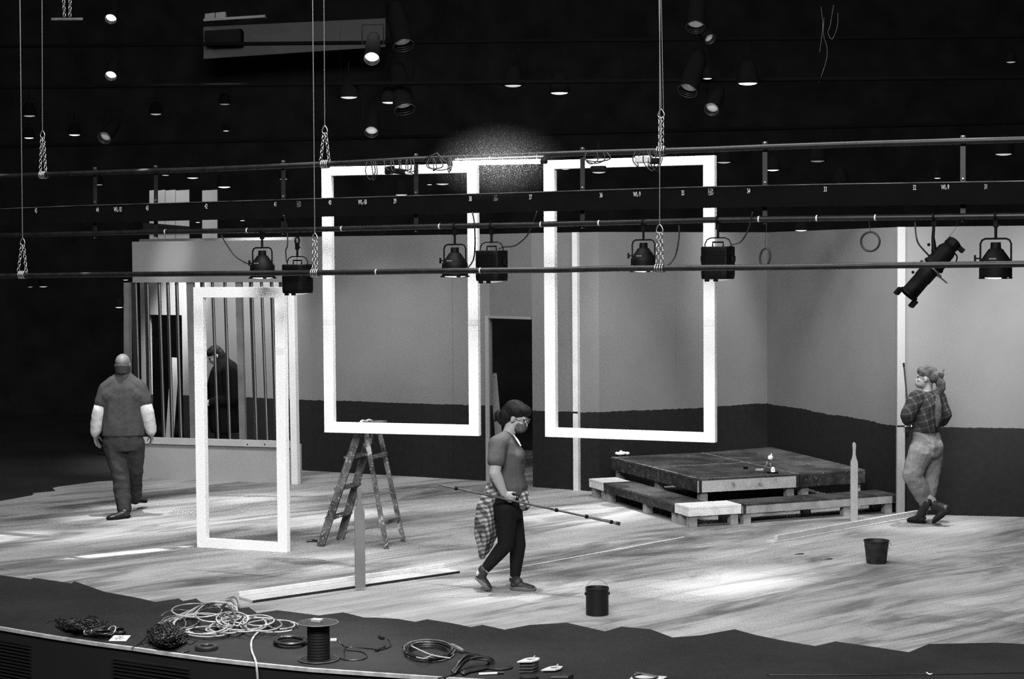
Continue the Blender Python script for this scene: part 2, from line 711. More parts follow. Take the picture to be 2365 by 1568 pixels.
root = thing('stud_wall', 'grey scenery flat with a wide opening barred by thin upright studs', 'scenery flat', L1)
mb = MB()
zt = LP(500, 556).z
zh = LP(500, 652).z
zp = LP(520, 1014).z
sA = (LP(305, 600) - L1).dot(dL)
Lw = (R1 - L1).length
c = L1 + dL * (sA + Lw - 0.01) / 2 - nL * 0.03
mb.box((c.x, c.y, (zt + zh) / 2), (Lw - 0.01 - sA, 0.05, zt - zh), dL)
mb.build('header_panel', mat('grey_header_paint', 0.155, 0.75, var=0.1, scale=1.2, spec=0.2), root)
mb = MB()
c = L1 + dL * (Lw * 0.5 + 0.1) - nL * 0.05
mb.box((c.x, c.y, zp / 2 - 0.02), (Lw - 0.2, 0.04, zp - 0.04), dL)
mb.build('lower_panel', M_panel, root)
mb = MB()
mb.box((c.x + nL.x * 0.03 - dL.x * .06, c.y + nL.y * 0.03 - dL.y * .06, zp - 0.045), (Lw - 0.25, 0.05, 0.085), dL)
lp = mb.build('sill_rail', mat('sill_wood', 0.34, 0.7, var=0.1, scale=6, spec=0.2), root, bevel=0.004)
for px in (572, 612):
    p = LP(px, 1026)
    mb = MB()
    mb.lathe([(0.008, -0.001), (0.008, 0.004)], Matrix.Translation(p + nL * 0.006) @ nL.to_track_quat('Z', 'Y').to_matrix().to_4x4(), 10)
    mb.build('bolt_head', M_cast, lp)
M_studd = mat('dark_stud', 0.006, 0.7, var=0.2, scale=8)
M_stude = mat('raw_stud_edge', 0.24, 0.75, var=0.15, scale=8, stretch=(1, 1, 0.3))
M_studg = mat('grey_stud', 0.105, 0.75, var=0.2, scale=5)
# (top left px, top right px, bottom left px, bottom right px, kind)
studs = [(299, 312, 312, 320, 0), (330, 339, 340, 345, 0), (360.5, 365.5, 373, 377, 0), (380.5, 386, 391.5, 396.5, 0), (401, 406.5, 412, 416, 0), (428, 444, 438, 453, 1),
         (459, 467, 467, 474, 0), (484.5, 488.5, 498, 502, 0), (513, 517.5, 525, 529, 0), (541, 555, 551, 565, 1), (572, 579.5, 586, 590, 0), (598, 602, 612, 615, 0), (620.5, 626, 632, 637, 0), (641, 650, 649, 656, 0)]
for tl, tr, bl, br_, k in studs:
    a, b_ = LP((tl + tr) / 2, 650) - nL * 0.045, LP((bl + br_) / 2, 1016) - nL * 0.045
    w = (LP(tr, 650) - LP(tl, 650)).length
    mb = MB()
    if k:
        mb.bar(b_, a, max(w, 0.03), 0.045, side=dL)
        mb.build('stud', M_studg, root)
    else:
        mb.bar(b_, a, max(w * .8, 0.015), 0.045, side=dL)
        o = mb.build('stud', M_studd, root)
        mb = MB()
        off = dL * (max(w * .8, 0.015) / 2 + 0.003) + nL * 0.014
        mb.bar(b_ + off, a + off, 0.006, 0.016, side=dL)
        mb.build('raw_edge', M_stude, o)
# end posts
mb = MB()
a, b_ = LP(676, 640) + nL * 0.02, LP(685, 1113) + nL * 0.02
a = V((a.x, a.y, zh - 0.002))
mb.bar(V((b_.x, b_.y, 0.0)), a, 0.085, 0.09, side=dL)
mb.build('end_post', mat('end_post_paint', 0.62, 0.7, var=0.06, scale=3), root, bevel=0.004)
mb = MB()
a, b_ = LP(295, 655), LP(296, 1106)
mb.bar(V((b_.x, b_.y, 0.0)), V((a.x, a.y, zh)), 0.07, 0.09, side=dL)
mb.build('end_post', M_studg, root, bevel=0.004)

# leaning planks in the two doorways
mb = MB()
mb.bar(P(388, 1062, 24.55) , P(405, 826, 24.75), 0.11, 0.02, side=V((1, 0, 0)))
tag(mb.build('leaning_plank', mat('plank_wood', 0.11, 0.75, var=0.2, scale=6, stretch=(1, 1, 0.3))), 'bare plank leaning upright in the dark doorway behind the barred opening', 'plank')
mb = MB()
mb.bar(V((G(1160, 1108).x, 22.75, 0.005)), P(1139, 862, 22.85), 0.09, 0.02, side=V((1, 0, 0)))
tag(mb.build('leaning_plank', mat('plank_wood', 0.2)), 'bare plank leaning inside the doorway behind the masked woman', 'plank')


# ---- white frames
def frame(label, bl, br, zb, zt, w, rail_t, rail_b, thick, hang=True):
    """bl, br: plan points of the outer bottom corners"""
    d = (br - bl)
    L = d.length
    d.normalize()
    n = V((d.y, -d.x, 0))
    root = thing('white_scenic_frame', label, 'frame', (*(bl.lerp(br, 0.5)).xy, zb))
    for s in (w / 2, L - w / 2):
        mb = MB()
        c = bl + d * s
        mb.box((c.x, c.y, (zb + zt) / 2), (w, thick, zt - zb), d)
        mb.build('stile', M_white, root, bevel=0.003)
    for z, h, nm in ((zt - rail_t / 2, rail_t, 'top_rail'), (zb + rail_b / 2, rail_b, 'bottom_rail')):
        mb = MB()
        c = bl + d * L / 2
        mb.box((c.x, c.y, z), (L - 2 * w - 0.001, thick - 0.002, h), d)
        mb.build(nm, M_white, root, bevel=0.003)
    zj = zb + (zt - zb) * (.42 if hang else .76)
    for s in (w / 2, L - w / 2):
        mb = MB()
        c = bl + d * s + n * (thick / 2 + .0006)
        mb.box((c.x, c.y, zj), (w - .004, .0012, .06), d)
        mb.build('joint_tape', mat('joint_tape', .72, .7), root)
    if hang:
        for s in (0.2, L - 0.2):
            c = bl + d * s
            mb = MB()
            mb.tube([V((c.x, c.y, zt)), V((c.x, c.y, 9.5))], 0.001, 5)
            mb.build('hanging_wire', M_far, root)
    return root


def vert_span(px0, y0, px1, y1, Y):
    return P(px0, y0, Y), P(px1, y1, Y)


Y1, Y2 = 17.45, 16.98
b1, b2 = P(757, 998, Y1), P(1116, 1004, Y2)
t1 = P(748, 386, Y1)
frame('large white hanging frame with the stepladder standing behind its bottom rail', V((b1.x - .02, Y1, 0)), V((b2.x - .03, Y2, 0)), b1.z, t1.z, 0.098, 0.085, 0.10, 0.07)
Y1, Y2 = 16.73, 16.08
b1, b2 = P(1262, 1008, Y1), P(1654, 1020, Y2)
t1 = P(1258, 371, Y1)
frame('large white hanging frame before the post and the stepped wooden platform', V((b1.x, Y1, 0)), V((b2.x, Y2, 0)), b1.z, t1.z, 0.105, 0.08, 0.085, 0.07)
p1, p2 = G(459, 1263), G(667, 1275)
zt_ = P(454, 663, p1.y).z
frame('tall narrow white frame standing on the floor before the barred opening', p1, p2 + V((0.0, 0, 0)), 0.0, zt_, 0.10, 0.10, 0.09, 0.07, hang=False)

# ---- stepladder
M_lad = None


def ladder_mat():
    m, nt, b = newmat('paint_spattered_wood', 0.7, 0.2)
    vec = objcoord(nt)
    n1 = noisen(nt, vec, 6, 4, 0.6)
    n2 = noisen(nt, vec, 45, 2)
    c1 = ramp(nt, n1, [(0.40, 0.035), (0.5, 0.085), (0.62, 0.11), (0.66, 0.34)])
    c2 = ramp(nt, n2, [(0.63, 0.0), (0.67, 0.2)])
    mx = nt.nodes.new('ShaderNodeMix')
    mx.data_type = 'RGBA'
    mx.blend_type = 'ADD'
    mx.inputs['Factor'].default_value = 1.0
    nt.links.new(c1, mx.inputs['A'])
    nt.links.new(c2, mx.inputs['B'])
    nt.links.new(mx.outputs['Result'], b.inputs['Base Color'])
    return m


M_lad = ladder_mat()
nF, fF, nR, fR = G(740, 1262), G(785, 1247), G(893, 1268), G(932, 1251)
tn, tf = P(832, 985, 17.48), P(862, 983, 17.86)
root = thing('stepladder', 'old wooden stepladder spattered with paint, open in an A shape', 'ladder', (nF + nR) / 2)
wdir = (fF - nF).normalized()
tz = tn.z
TN, TF = V((tn.x, tn.y, tz)), V((tf.x, tf.y, tz))
fdir = (nR - nF).normalized()


def lerp(a, b, t):
    return a + (b - a) * t


for lo, hi in ((nF, TN), (fF, TF)):
    mb = MB()
    mb.bar(lo, hi - V((0, 0, 0.01)), 0.075, 0.028, side=fdir)
    mb.build('front_rail', M_lad, root, bevel=0.003)
for lo, hi in ((nR, TN + fdir * 0.05), (fR, TF + fdir * 0.05)):
    mb = MB()
    lo2 = lo - wdir * 0.0
    mb.bar(lo2, hi - V((0, 0, 0.02)), 0.045, 0.022, side=fdir)
    mb.build('rear_leg', M_lad, root, bevel=0.003)
for t in (0.235, 0.48, 0.74):
    a, b_ = lerp(nF, TN, t), lerp(fF, TF, t)
    mb = MB()
    mb.box((a + b_) / 2, ((a - b_).length, 0.10, 0.022), wdir)
    mb.build('step', M_lad, root, bevel=0.003)
for t in (0.2, 0.74):
    a, b_ = lerp(nR, TN + fdir * .05, t), lerp(fR, TF + fdir * .05, t)
    mb = MB()
    mb.box((a + b_) / 2, ((a - b_).length, 0.02, 0.04), wdir)
    mb.build('rear_brace', M_lad, root, bevel=0.003)
mb = MB()
mb.box((TN + TF) / 2 + fdir * 0.02 + V((0, 0, 0.012)), ((TN - TF).length + 0.1, 0.17, 0.024), wdir)
cap = mb.build('top_cap', M_lad, root, bevel=0.004)
mb = MB()
mb.tube(spline([(TN + TF) / 2 + wdir * x + V((0, 0, z)) for x, z in ((-.14, .03), (-.10, .045), (-.03, .034), (.04, .04), (.10, .03))]), .014, 8)
mb.build('paint_rag', M_wood, cap, smooth=True)
# small dark thing by its foot
p = G(722, 1252)
mb = MB()
mb.tube([p + V((-.06, 0, .012)), p + V((0, .01, .016)), p + V((.06, -.01, .012))], [.010, .013, .011], 8)
tag(mb.build('paint_brush', M_boot), 'small dark brush lying on the floor at the foot of the stepladder', 'brush')

# ---- platforms and steps
ang = math.radians(20)
U, W = V((math.cos(ang), math.sin(ang), 0)), V((-math.sin(ang), math.cos(ang), 0))


def deck_mat(name, stops, sc=3.0, drips=False):
    m, nt, b = newmat(name, 0.6, 0.3)
    vec = objcoord(nt)
    n1 = noisen(nt, vec, sc, 5, 0.62)
    n2 = noisen(nt, vec, 30, 3)
    c1 = ramp(nt, n1, stops)
    c2 = ramp(nt, n2, [(0.66, 0.0), (0.72, 0.16)])
    mx = nt.nodes.new('ShaderNodeMix')
    mx.data_type = 'RGBA'
    mx.blend_type = 'ADD'
    mx.inputs['Factor'].default_value = 1.0
    nt.links.new(c1, mx.inputs['A'])
    nt.links.new(c2, mx.inputs['B'])
    nt.links.new(mx.outputs['Result'], b.inputs['Base Color'])
    return m


M_deck = deck_mat('black_deck_paint', [(0.38, 0.018), (0.62, 0.06)])
M_fasc = deck_mat('dripped_pale_fascia', [(0.30, 0.1), (0.40, 0.33), (0.7, 0.42)], 9)
M_darkf = deck_mat('black_spattered_fascia', [(0.4, 0.011), (0.6, 0.03), (0.7, .075)], 11)
M_leg = mat('pale_leg_wood', 0.27, 0.75, var=0.15, scale=8, spec=0.2)


def platform(name, label, cat, corners, zt, tk, legs, m_top, m_edge, group=None, cover=None):
    """corners in plan order; m_edge: one material per side (None = pale)"""
    c = sum(corners, V((0, 0, 0))) / len(corners)
    root = thing(name, label, cat, (c.x, c.y, 0), group)
    mb = MB()
    mb.prism(corners, zt - 0.02, zt)
    mb.build('deck', m_top, root)
    for i in range(len(corners)):
        a, b_ = corners[i], corners[(i + 1) % len(corners)]
        d = (b_ - a).normalized()
        inn = V((-d.y, d.x, 0))
        mb = MB()
        cc = (a + b_) / 2 + inn * 0.0195
        mb.box((cc.x, cc.y, zt - 0.0205 - (tk - 0.02) / 2), ((a - b_).length - 0.002, 0.035, tk - 0.02), d)
        mb.build('skirt_board', m_edge[i], root)
    for lp_ in legs:
        mb = MB()
        mb.box((lp_.x, lp_.y, (zt - 0.022) / 2), (0.085, 0.085, zt - 0.022), U)
        mb.build('leg', M_leg, root, bevel=0.002)
    return root


def inset(corners, e=0.085):
    out = []
    n = len(corners)
    for i in range(n):
        a, b_, c_ = corners[i - 1], corners[i], corners[(i + 1) % n]
        d1, d2 = (a - b_).normalized(), (c_ - b_).normalized()
        out.append(b_ + (d1 + d2) * e)
    return out


PA = V((1.965, 19.15, 0))
PC, PB, PD = PA + U * 1.2, PA + W * 2.36, PA + U * 1.2 + W * 2.36
ZP = 0.42
cs = [PA, PC, PD, PB]
ins = inset(cs, .083)
legs = ins + [(ins[0] + ins[3]) / 2]
platform('stage_platform', 'low black-topped platform with a pale paint-dripped front edge', 'platform', cs, ZP, 0.145, legs, M_deck, [M_fasc, M_darkf, M_darkf, M_darkf])
d, n = nd(E, F)
QA = PC + U * 0.012
QR = V((G(2028, 1083, ZP).x, G(2028, 1083, ZP).y, 0))
tt = (QR - E).dot(d)
QR = E + d * tt + n * 0.12
QB = E + d * 0.35 + n * 0.1
QD = PD + U * 0.012
cs = [QA, QR, QB, QD]
ins = inset(cs, .085)
platform('stage_platform', 'low black platform with dark edges filling the corner of the set walls', 'platform', cs, ZP, 0.145, ins[:2] + [ins[3]], M_deck, [M_darkf] * 4)
M_worn = mat('worn_edge', .16, .7, var=.8, scale=14)
for nm_, pa_, pb_ in (('a', PC - U * .015, PD - U * .015), ('b', PA + W * 1.2 + U * .02, PA + W * 1.2 + U * 1.15), ('c', PA + U * .012 + W * .1, PB + U * .012 - W * .02), ('d', PA + U * .02 + W * .012, PC - U * .02 + W * .012)):
    mb = MB()
    mb.box((pa_ + pb_) / 2 + V((0, 0, ZP + .0008)), ((pa_ - pb_).length, .022 if nm_ != 'd' else .012, .0016), (pb_ - pa_).normalized())
    o = mb.build('worn_seam', M_worn, bpy.data.objects['stage_platform'])
ZS = 0.21
# cream corner block
q1 = V((1.794, 18.49, 0))
cs = [q1, q1 + U * 0.6, q1 + U * 0.6 + W * 0.34, q1 + W * 0.34]
platform('step_block', 'short cream-topped step block at the front corner of the steps', 'step', cs, ZS, 0.095, inset(cs, .066), M_creamw, [M_creamw] * 4)
r1 = q1 + U * 0.62
r2 = G(2068, 1140, ZS)
r2 = V((r2.x, r2.y, 0))
dr = (r2 - r1).normalized()
wr = V((-dr.y, dr.x, 0))
cs = [r1, r2, r2 + wr * 0.36, r1 + wr * 0.36]
ins = inset(cs, .066)
platform('step_bench', 'long pale-edged step running along the front of the platforms', 'step', cs, ZS, 0.1, ins + [lerp(ins[0], ins[1], .7), lerp(ins[2], ins[3], .5)], M_deck, [mat('pale_skirt', 0.28, .7, var=.25, scale=7)] + [M_darkf] * 3)
l1 = q1 + W * 0.36 + U * 0.0
cs = [l1, l1 + U * 0.36, l1 + U * 0.36 + W * 1.88, l1 + W * 1.88]
ins = inset(cs, .066)
platform('step_bench', 'long black paint-spattered step beside the platform, between two cream blocks', 'step', cs, ZS, 0.1, [ins[0], ins[3], lerp(ins[0], ins[3], .42)], M_deck, [M_darkf] * 4)
k1 = l1 + W * 1.89
cs = [k1, k1 + U * 0.34, k1 + U * 0.34 + W * 0.42, k1 + W * 0.42]
platform('step_block', 'short cream-topped step block beside the white wall post', 'step', cs, ZS, 0.095, inset(cs, .066), M_creamw, [M_creamw] * 4)

# things on the platform
p = G(1775, 1092, ZP)
root = thing('clamp_lamp', 'small pale clip-on work lamp standing on the black platform top', 'lamp', p)
sc = 1 / 205.0


def q(dx, dy, off=0.0):
    return p + V((dx * sc, off, -dy * sc))


mb = MB()
mb.tube([q(-10, 0), q(-6, -14), q(-2, -26)], [0.008, 0.012, 0.016], 8)
mb.tube([q(2, -22, -.02), q(6, -13, -.02), q(10, -4, -.02)], [0.012, 0.008, 0.006], 8)
mb.build('clamp_arm', M_greyca, root, smooth=True)
mb = MB()
mb.lathe([(0.012, -0.02), (0.026, -0.012), (0.03, 0.012), (0.02, 0.026), (0.008, 0.03), (0.008, 0.05)], Matrix.Translation(q(4, -33)) @ Matrix.Rotation(0.3, 4, 'Y'), 14)
mb.build('lamp_head', M_white, root, smooth='auto')
mb = MB()
mb.box(q(9, -5, -.03), (0.045, 0.03, 0.05))
mb.ell(q(9, -10, -.03), (.02, .02, .02))
mb.build('clamp_jaw', M_white, root, bevel=0.006)
mb = MB()
mb.box(q(8, 0, -.03) + V((0, 0, .007)), (0.12, 0.06, 0.014))
mb.build('foot_plate', M_cast, root)
for px, py, lab in ((1722, 1083, 'small black screw tool lying on the platform left of the clip lamp'), (1754, 1087, 'thin pale offcut lying beside the clip lamp')):
    p2 = G(px, py, ZP)
    mb = MB()
    mb.box(p2 + V((0, 0, .012)), (0.09 if px > 1740 else .05, 0.02, 0.022), V((1, .2, 0)))
    tag(mb.build('wood_offcut' if px > 1740 else 'hand_tool', M_wood if px > 1740 else M_cast, bevel=.004), lab, 'offcut' if px > 1740 else 'tool')
p = G(1435, 1051, ZP)
root = thing('tape_roll', 'pale crumpled tape roll lying at the far end of the black platform', 'tape', p)
mb = MB()
mb.torus(p + V((-.01, 0, .022)), 0.05, 0.02, n=20, m=8)
mb.build('roll', M_creamw, root, smooth=True)
mb = MB()
mb.ell(p + V((.07, 0, .02)), (.03, .02, .02))
mb.ell(p + V((-.005, 0, .04)), (.02, .02, .016))
mb.build('loose_end', M_creamw, root, smooth=True)


# ---- paddle-topped balusters on floor boards
def baluster(parent, base, w, t, h, d, m):
    prof = [(0.5, 0.0), (0.5, 0.735), (0.47, 0.76), (0.30, 0.80), (0.20, 0.845), (0.19, 0.90), (0.23, 0.945), (0.24, 0.97), (0.17, 0.99), (0.06, 1.0)]
    n = V((d.y, -d.x, 0))
    pts = [(x * w, z * h) for x, z in prof] + [(-x * w, z * h) for x, z in prof[::-1]]
    mb = MB()
    a = [mb.bm.verts.new(base + d * x + V((0, 0, z)) + n * t / 2) for x, z in pts]
    b_ = [mb.bm.verts.new(base + d * x + V((0, 0, z)) - n * t / 2) for x, z in pts]
    k = len(pts)
    mb.bm.faces.new(a)
    mb.bm.faces.new(b_[::-1])
    for i in range(k):
        j = (i + 1) % k
        mb.bm.faces.new([a[i], b_[i], b_[j], a[j]])
    return mb.build('baluster', m, parent, bevel=0.004)


M_base = mat('pale_base_board', 0.40, 0.7, var=0.15, scale=4, spec=0.25)
M_bal = mat('grey_baluster', 0.155, 0.7, var=0.1, scale=5, spec=0.25)
a, b_ = G(583, 1392), G(1060, 1323.5)
d, n = nd(a, b_)
root = thing('baluster_rail', 'long pale floor board carrying one grey paddle-topped baluster', 'rail', (a + b_) / 2)
mb = MB()
c = (a + b_) / 2 - n * 0.11 + V((0, 0, 0.011))
mb.box(c, ((a - b_).length, 0.22, 0.022), d)
mb.build('base_board', M_base, root, bevel=0.003)
mb = MB()
mb.box((a + b_) / 2 - n * 0.215 + V((0, 0, 0.041)), ((a - b_).length, 0.025, 0.036), d)
mb.build('back_strip', M_creamw, root, bevel=0.002)
mb = MB()
mb.box((a + b_) / 2 + n * 0.008 + V((0, 0, 0.01)), ((a - b_).length, 0.012, 0.019), d)
mb.build('front_strip', M_boot, root)
bp = G(832, 1357, 0.022)
baluster(root, bp, 0.086, 0.03, 0.845, V((.985, .17, 0)).normalized(), M_bal)
a, b_ = G(1796, 1251), G(2122, 1192)
d, n = nd(a, b_)
root = thing('baluster_rail', 'pale floor board with a slim paddle-topped baluster by the steps', 'rail', (a + b_) / 2)
mb = MB()
mb.box((a + b_) / 2 - n * 0.02 + V((0, 0, 0.036)), ((a - b_).length, 0.038, 0.05), d)
mb.build('base_board', M_base, root, bevel=0.003)
mb = MB()
mb.box((a + b_) / 2 - n * 0.02 - d * 0.09 + V((0, 0, 0.005)), ((a - b_).length, 0.1, 0.01), d)
mb.build('foot_plate', M_base, root)
bp = G(1975, 1210, 0.0)
bp = bp + V((0, .06, 0))
bal = baluster(root, bp, 0.075, 0.035, 0.84, V((1, 0, 0)), mat('pale_baluster', 0.30, .7, var=.1, scale=6))

# ---- paint can and bucket
p = G(1379.5, 1419)
root = thing('paint_can', 'plain dark gallon paint can with its wire bail standing up', 'paint can', p)
R = 0.088
mb = MB()
mb.lathe([(R - .004, 0.0), (R, 0.004), (R, 0.20), (R + .004, 0.204), (R + .004, 0.212), (R - .006, 0.214), (R - .010, 0.205), (R - .012, 0.195), (0.0005, 0.194)], Matrix.Translation(p), 32)
mb.build('can_body', mat('black_can', 0.004, 0.55, spec=0.3), root, smooth='auto')
mb = MB()
mb.tube([p + V((math.cos(t) * (R + .007), -.01 + 0, 0.165 + math.sin(t) * 0.11)) for t in [PI * i / 20 for i in range(21)]], 0.0022, 6)
mb.build('wire_bail', M_greyca, root, smooth=True)
for s in (-1, 1):
    mb = MB()
    mb.lathe([(.013, 0), (.013, .006), (.006, .009)], Matrix.Translation(p + V((s * (R + .001), -.01, .165))) @ Matrix.Rotation(s * PI / 2, 4, 'Y'), 12)
    mb.build('bail_ear', M_cast, root, smooth='auto')
p = G(2024, 1300)
root = thing('bucket', 'dark dented bucket with flared sides near the walking woman', 'bucket', p)
mb = MB()
mb.lathe([(0.086, 0.0), (0.088, 0.004), (0.110, 0.195), (0.116, 0.2), (0.116, 0.207), (0.107, 0.207), (0.102, 0.19), (0.083, 0.012), (0.0005, 0.011)], Matrix.Translation(p), 32)
mb.build('bucket_body', mat('stained_bucket', 0.013, 0.6, var=0.7, scale=18, spec=0.3), root, smooth='auto')
mb = MB()
mb.torus(p + V((.118, -.01, .155)), .028, .002, V((.5, .2, 0)), V((0, 0, 1)), 18, 6)
mb.build('ring_handle', M_steel, root, smooth=True)
# ================================================================== RIGGING
T0 = V((-1.57, 16.4, 0))
T1 = V((3.83, 13.6, 0))
dT, nT = nd(T0, T1)


def TP(px, py, off=0.0):
    """point on the vertical plane of the lighting truss, off metres nearer"""
    return on_plane(px, py, T0 + nT * off, nT)


def interp(tab, x):
    for (a, b) in zip(tab, tab[1:]):
        if a[0] <= x <= b[0]:
            return a[1] + (b[1] - a[1]) * (x - a[0]) / (b[0] - a[0])
    a, b = (tab[0], tab[1]) if x < tab[0][0] else (tab[-2], tab[-1])
    return a[1] + (b[1] - a[1]) * (x - a[0]) / (b[0] - a[0])


top_t = [(-80, 411), (105, 403), (300, 396.5), (480, 391), (620, 385), (760, 378.5), (957, 368), (1250, 357), (1342, 353.5), (1640, 345), (1764, 340), (2000, 332), (2365, 322), (2500, 318)]
mid_t = [(-80, 546), (60, 542), (250, 538), (400, 535), (600, 532), (780, 528.5), (1050, 522), (1240, 518.5), (1420, 514), (1640, 508), (1820, 505), (2100, 501.5), (2365, 498), (2500, 496)]
low_t = [(-120, 639), (0, 637.5), (250, 634), (540, 631.5), (830, 629), (980, 626), (1280, 623.5), (1420, 620), (1820, 617), (2040, 613), (2365, 609.5), (2520, 608)]
bt_t = [(-80, 486), (180, 475.5), (500, 466), (780, 457.5), (1240, 444), (1580, 433), (1900, 426), (2365, 418.5), (2500, 417)]
bb_t = [(-80, 524), (180, 515), (500, 507), (780, 499), (1240, 488), (1580, 480.5), (1900, 476), (2365, 471), (2500, 470)]
PR = 0.0242
OFFL = 0.55


def pipe_pts(tab, off=0.0):
    return [TP(px, py, off) for px, py in tab]


tr = thing('lighting_truss', 'dark ladder truss of two pipes joined to a numbered electrical raceway', 'truss', TP(1200, 450))
for tab in (top_t, mid_t):
    mb = MB()
    mb.tube(pipe_pts(tab), PR, 14)
    pp = mb.build('pipe', M_pipe, tr, smooth='auto')
    if tab is mid_t:
        for px in (383, 572, 790, 1016, 1250, 1384, 1753, 1887, 2022):
            c = TP(px, interp(mid_t, px))
            mb = MB()
            mb.tube([c - dT * .006, c + dT * .006], PR + .0015, 14)
            mb.build('tape_band', M_num, pp)
mb = MB()
rs = []
for px in (-80, 180, 500, 780, 1240, 1580, 1900, 2365, 2500):
    a, b = TP(px, interp(bt_t, px)), TP(px, interp(bb_t, px))
    rs.append([a + nT * .04, b + nT * .04, b - nT * .05, a - nT * .05])
mb.rings(rs)
race = mb.build('raceway', M_beam, tr)
mb = MB()
mb.rings([[r[0] + V((0, 0, .004)) + nT * .004, r[0] + nT * .004 - V((0, 0, .003)), r[0] - nT * .012 - V((0, 0, .003)), r[0] - nT * .012 + V((0, 0, .004))] for r in rs])
mb.build('raceway_lip', mat('worn_lip', 0.09, 0.4, 0.4, var=0.8, scale=3), race)


def lettering(text, px, py, hpx, wid, m, parent):
    cu = bpy.data.curves.new('t', 'FONT')
    cu.body = text
    cu.align_x = 'CENTER'
    cu.align_y = 'CENTER'
    cu.size = 1.0
    cu.space_line = 0.75
    o = bpy.data.objects.new('t', cu)
    COL.objects.link(o)
    dg = bpy.context.evaluated_depsgraph_get()
    me = bpy.data.meshes.new_from_object(o.evaluated_get(dg))
    bpy.data.objects.remove(o)
    bpy.data.curves.remove(cu)
    c = TP(px, py, 0.0435)
    scale = (TP(px, py - hpx / 2) - TP(px, py + hpx / 2)).length / (0.72 if '\n' not in text else 1.35)
    ex = (TP(px + 10, interp(bt_t, px + 10)) - TP(px - 10, interp(bt_t, px - 10))).normalized()
    ez = V((0, 0, 1))
    for v in me.vertices:
        v.co = c + ex * v.co.x * scale * wid + ez * v.co.y * scale
    me.materials.append(m)
    o = bpy.data.objects.new('lettering', me)
    COL.objects.link(o)
    o.parent = parent


for t, x, y in (('45', 83, 487), ('44', 225, 485), ('WL-10', 272, 484), ('43', 340, 481), ('42', 476, 477), ('41', 636, 472), ('40', 762, 468), ('WL-10', 837, 467), ('39', 912, 465), ('38', 1086, 459.5), ('37', 1225, 455.5), ('36', 1388, 451), ('WL-9', 1471, 449), ('35', 1577, 446), ('34', 1729, 441.5), ('33', 1906, 437.5), ('32', 2112, 433.5), ('WL-9', 2183, 432.5), ('31', 2277, 431.5)):
    lettering(t, x, y, 11.5, 0.5, M_num, race)
lettering('S-24\n120V', 690, 471.5, 13, 0.62, M_numd, race)
lettering('S-7\n208V', 1145, 457.5, 13, 0.62, M_numd, race)
lettering('S-24\n120V', 1641, 443.5, 15, 0.62, mat('stencil_mid', .3, .7), race)
for px in (215, 355, 650, 957, 1342, 1764, 2222):
    a, b = TP(px, interp(top_t, px) - 14), TP(px, interp(mid_t, px) + 12)
    mb = MB()
    mb.bar(b + nT * -.03, a + nT * -.03, 0.04, 0.008, side=dT)
    st = mb.build('strap', mat('strap_paint', .010, .5, var=.3, scale=6), tr)
    for yy in (interp(top_t, px) - 11, interp(bt_t, px) - 8, interp(mid_t, px) + 9):
        c = TP(px, yy)
        mb = MB()
        mb.lathe([(.009, 0), (.009, .008), (.004, .010)], Matrix.Translation(c - nT * .025) @ nT.to_track_quat('Z', 'Y').to_matrix().to_4x4(), 8)
        mb.build('bolt', M_steel, st, smooth='auto')
# hangers holding the truss up to the grid
lo = thing('batten_pipe', 'long dark batten pipe slung on chains in front of the hanging lamps', 'pipe', TP(1200, 624, OFFL))
mb = MB()
mb.tube(pipe_pts(low_t, OFFL), PR, 14)
pp = mb.build('pipe', M_pipe, lo, smooth='auto')
for px in (1110, 870):
    c = TP(px, interp(low_t, px), OFFL)
    mb = MB()
    mb.tube([c - dT * .005, c + dT * .005], PR + .0015, 14)
    mb.build('tape_band', M_num, pp)


# ---- suspension lines
def chain(mb, p, q, link=0.042, r=0.0042):
    d = q - p
    L = d.length
    n = max(2, int(L / (link * 0.72)))
    a, b, dd = basis(d)
    for i in range(n):
        c = p + d * ((i + .5) / n)
        side = (a + b).normalized() if i % 2 else (a - b).normalized()
        pts = []
        for k in range(10):
            t = 2 * PI * k / 10
            pts.append(c + dd * (math.sin(t) * link * .5) + side * (math.cos(t) * link * .33))
        mb.tube(pts, r, 5, loop=True)


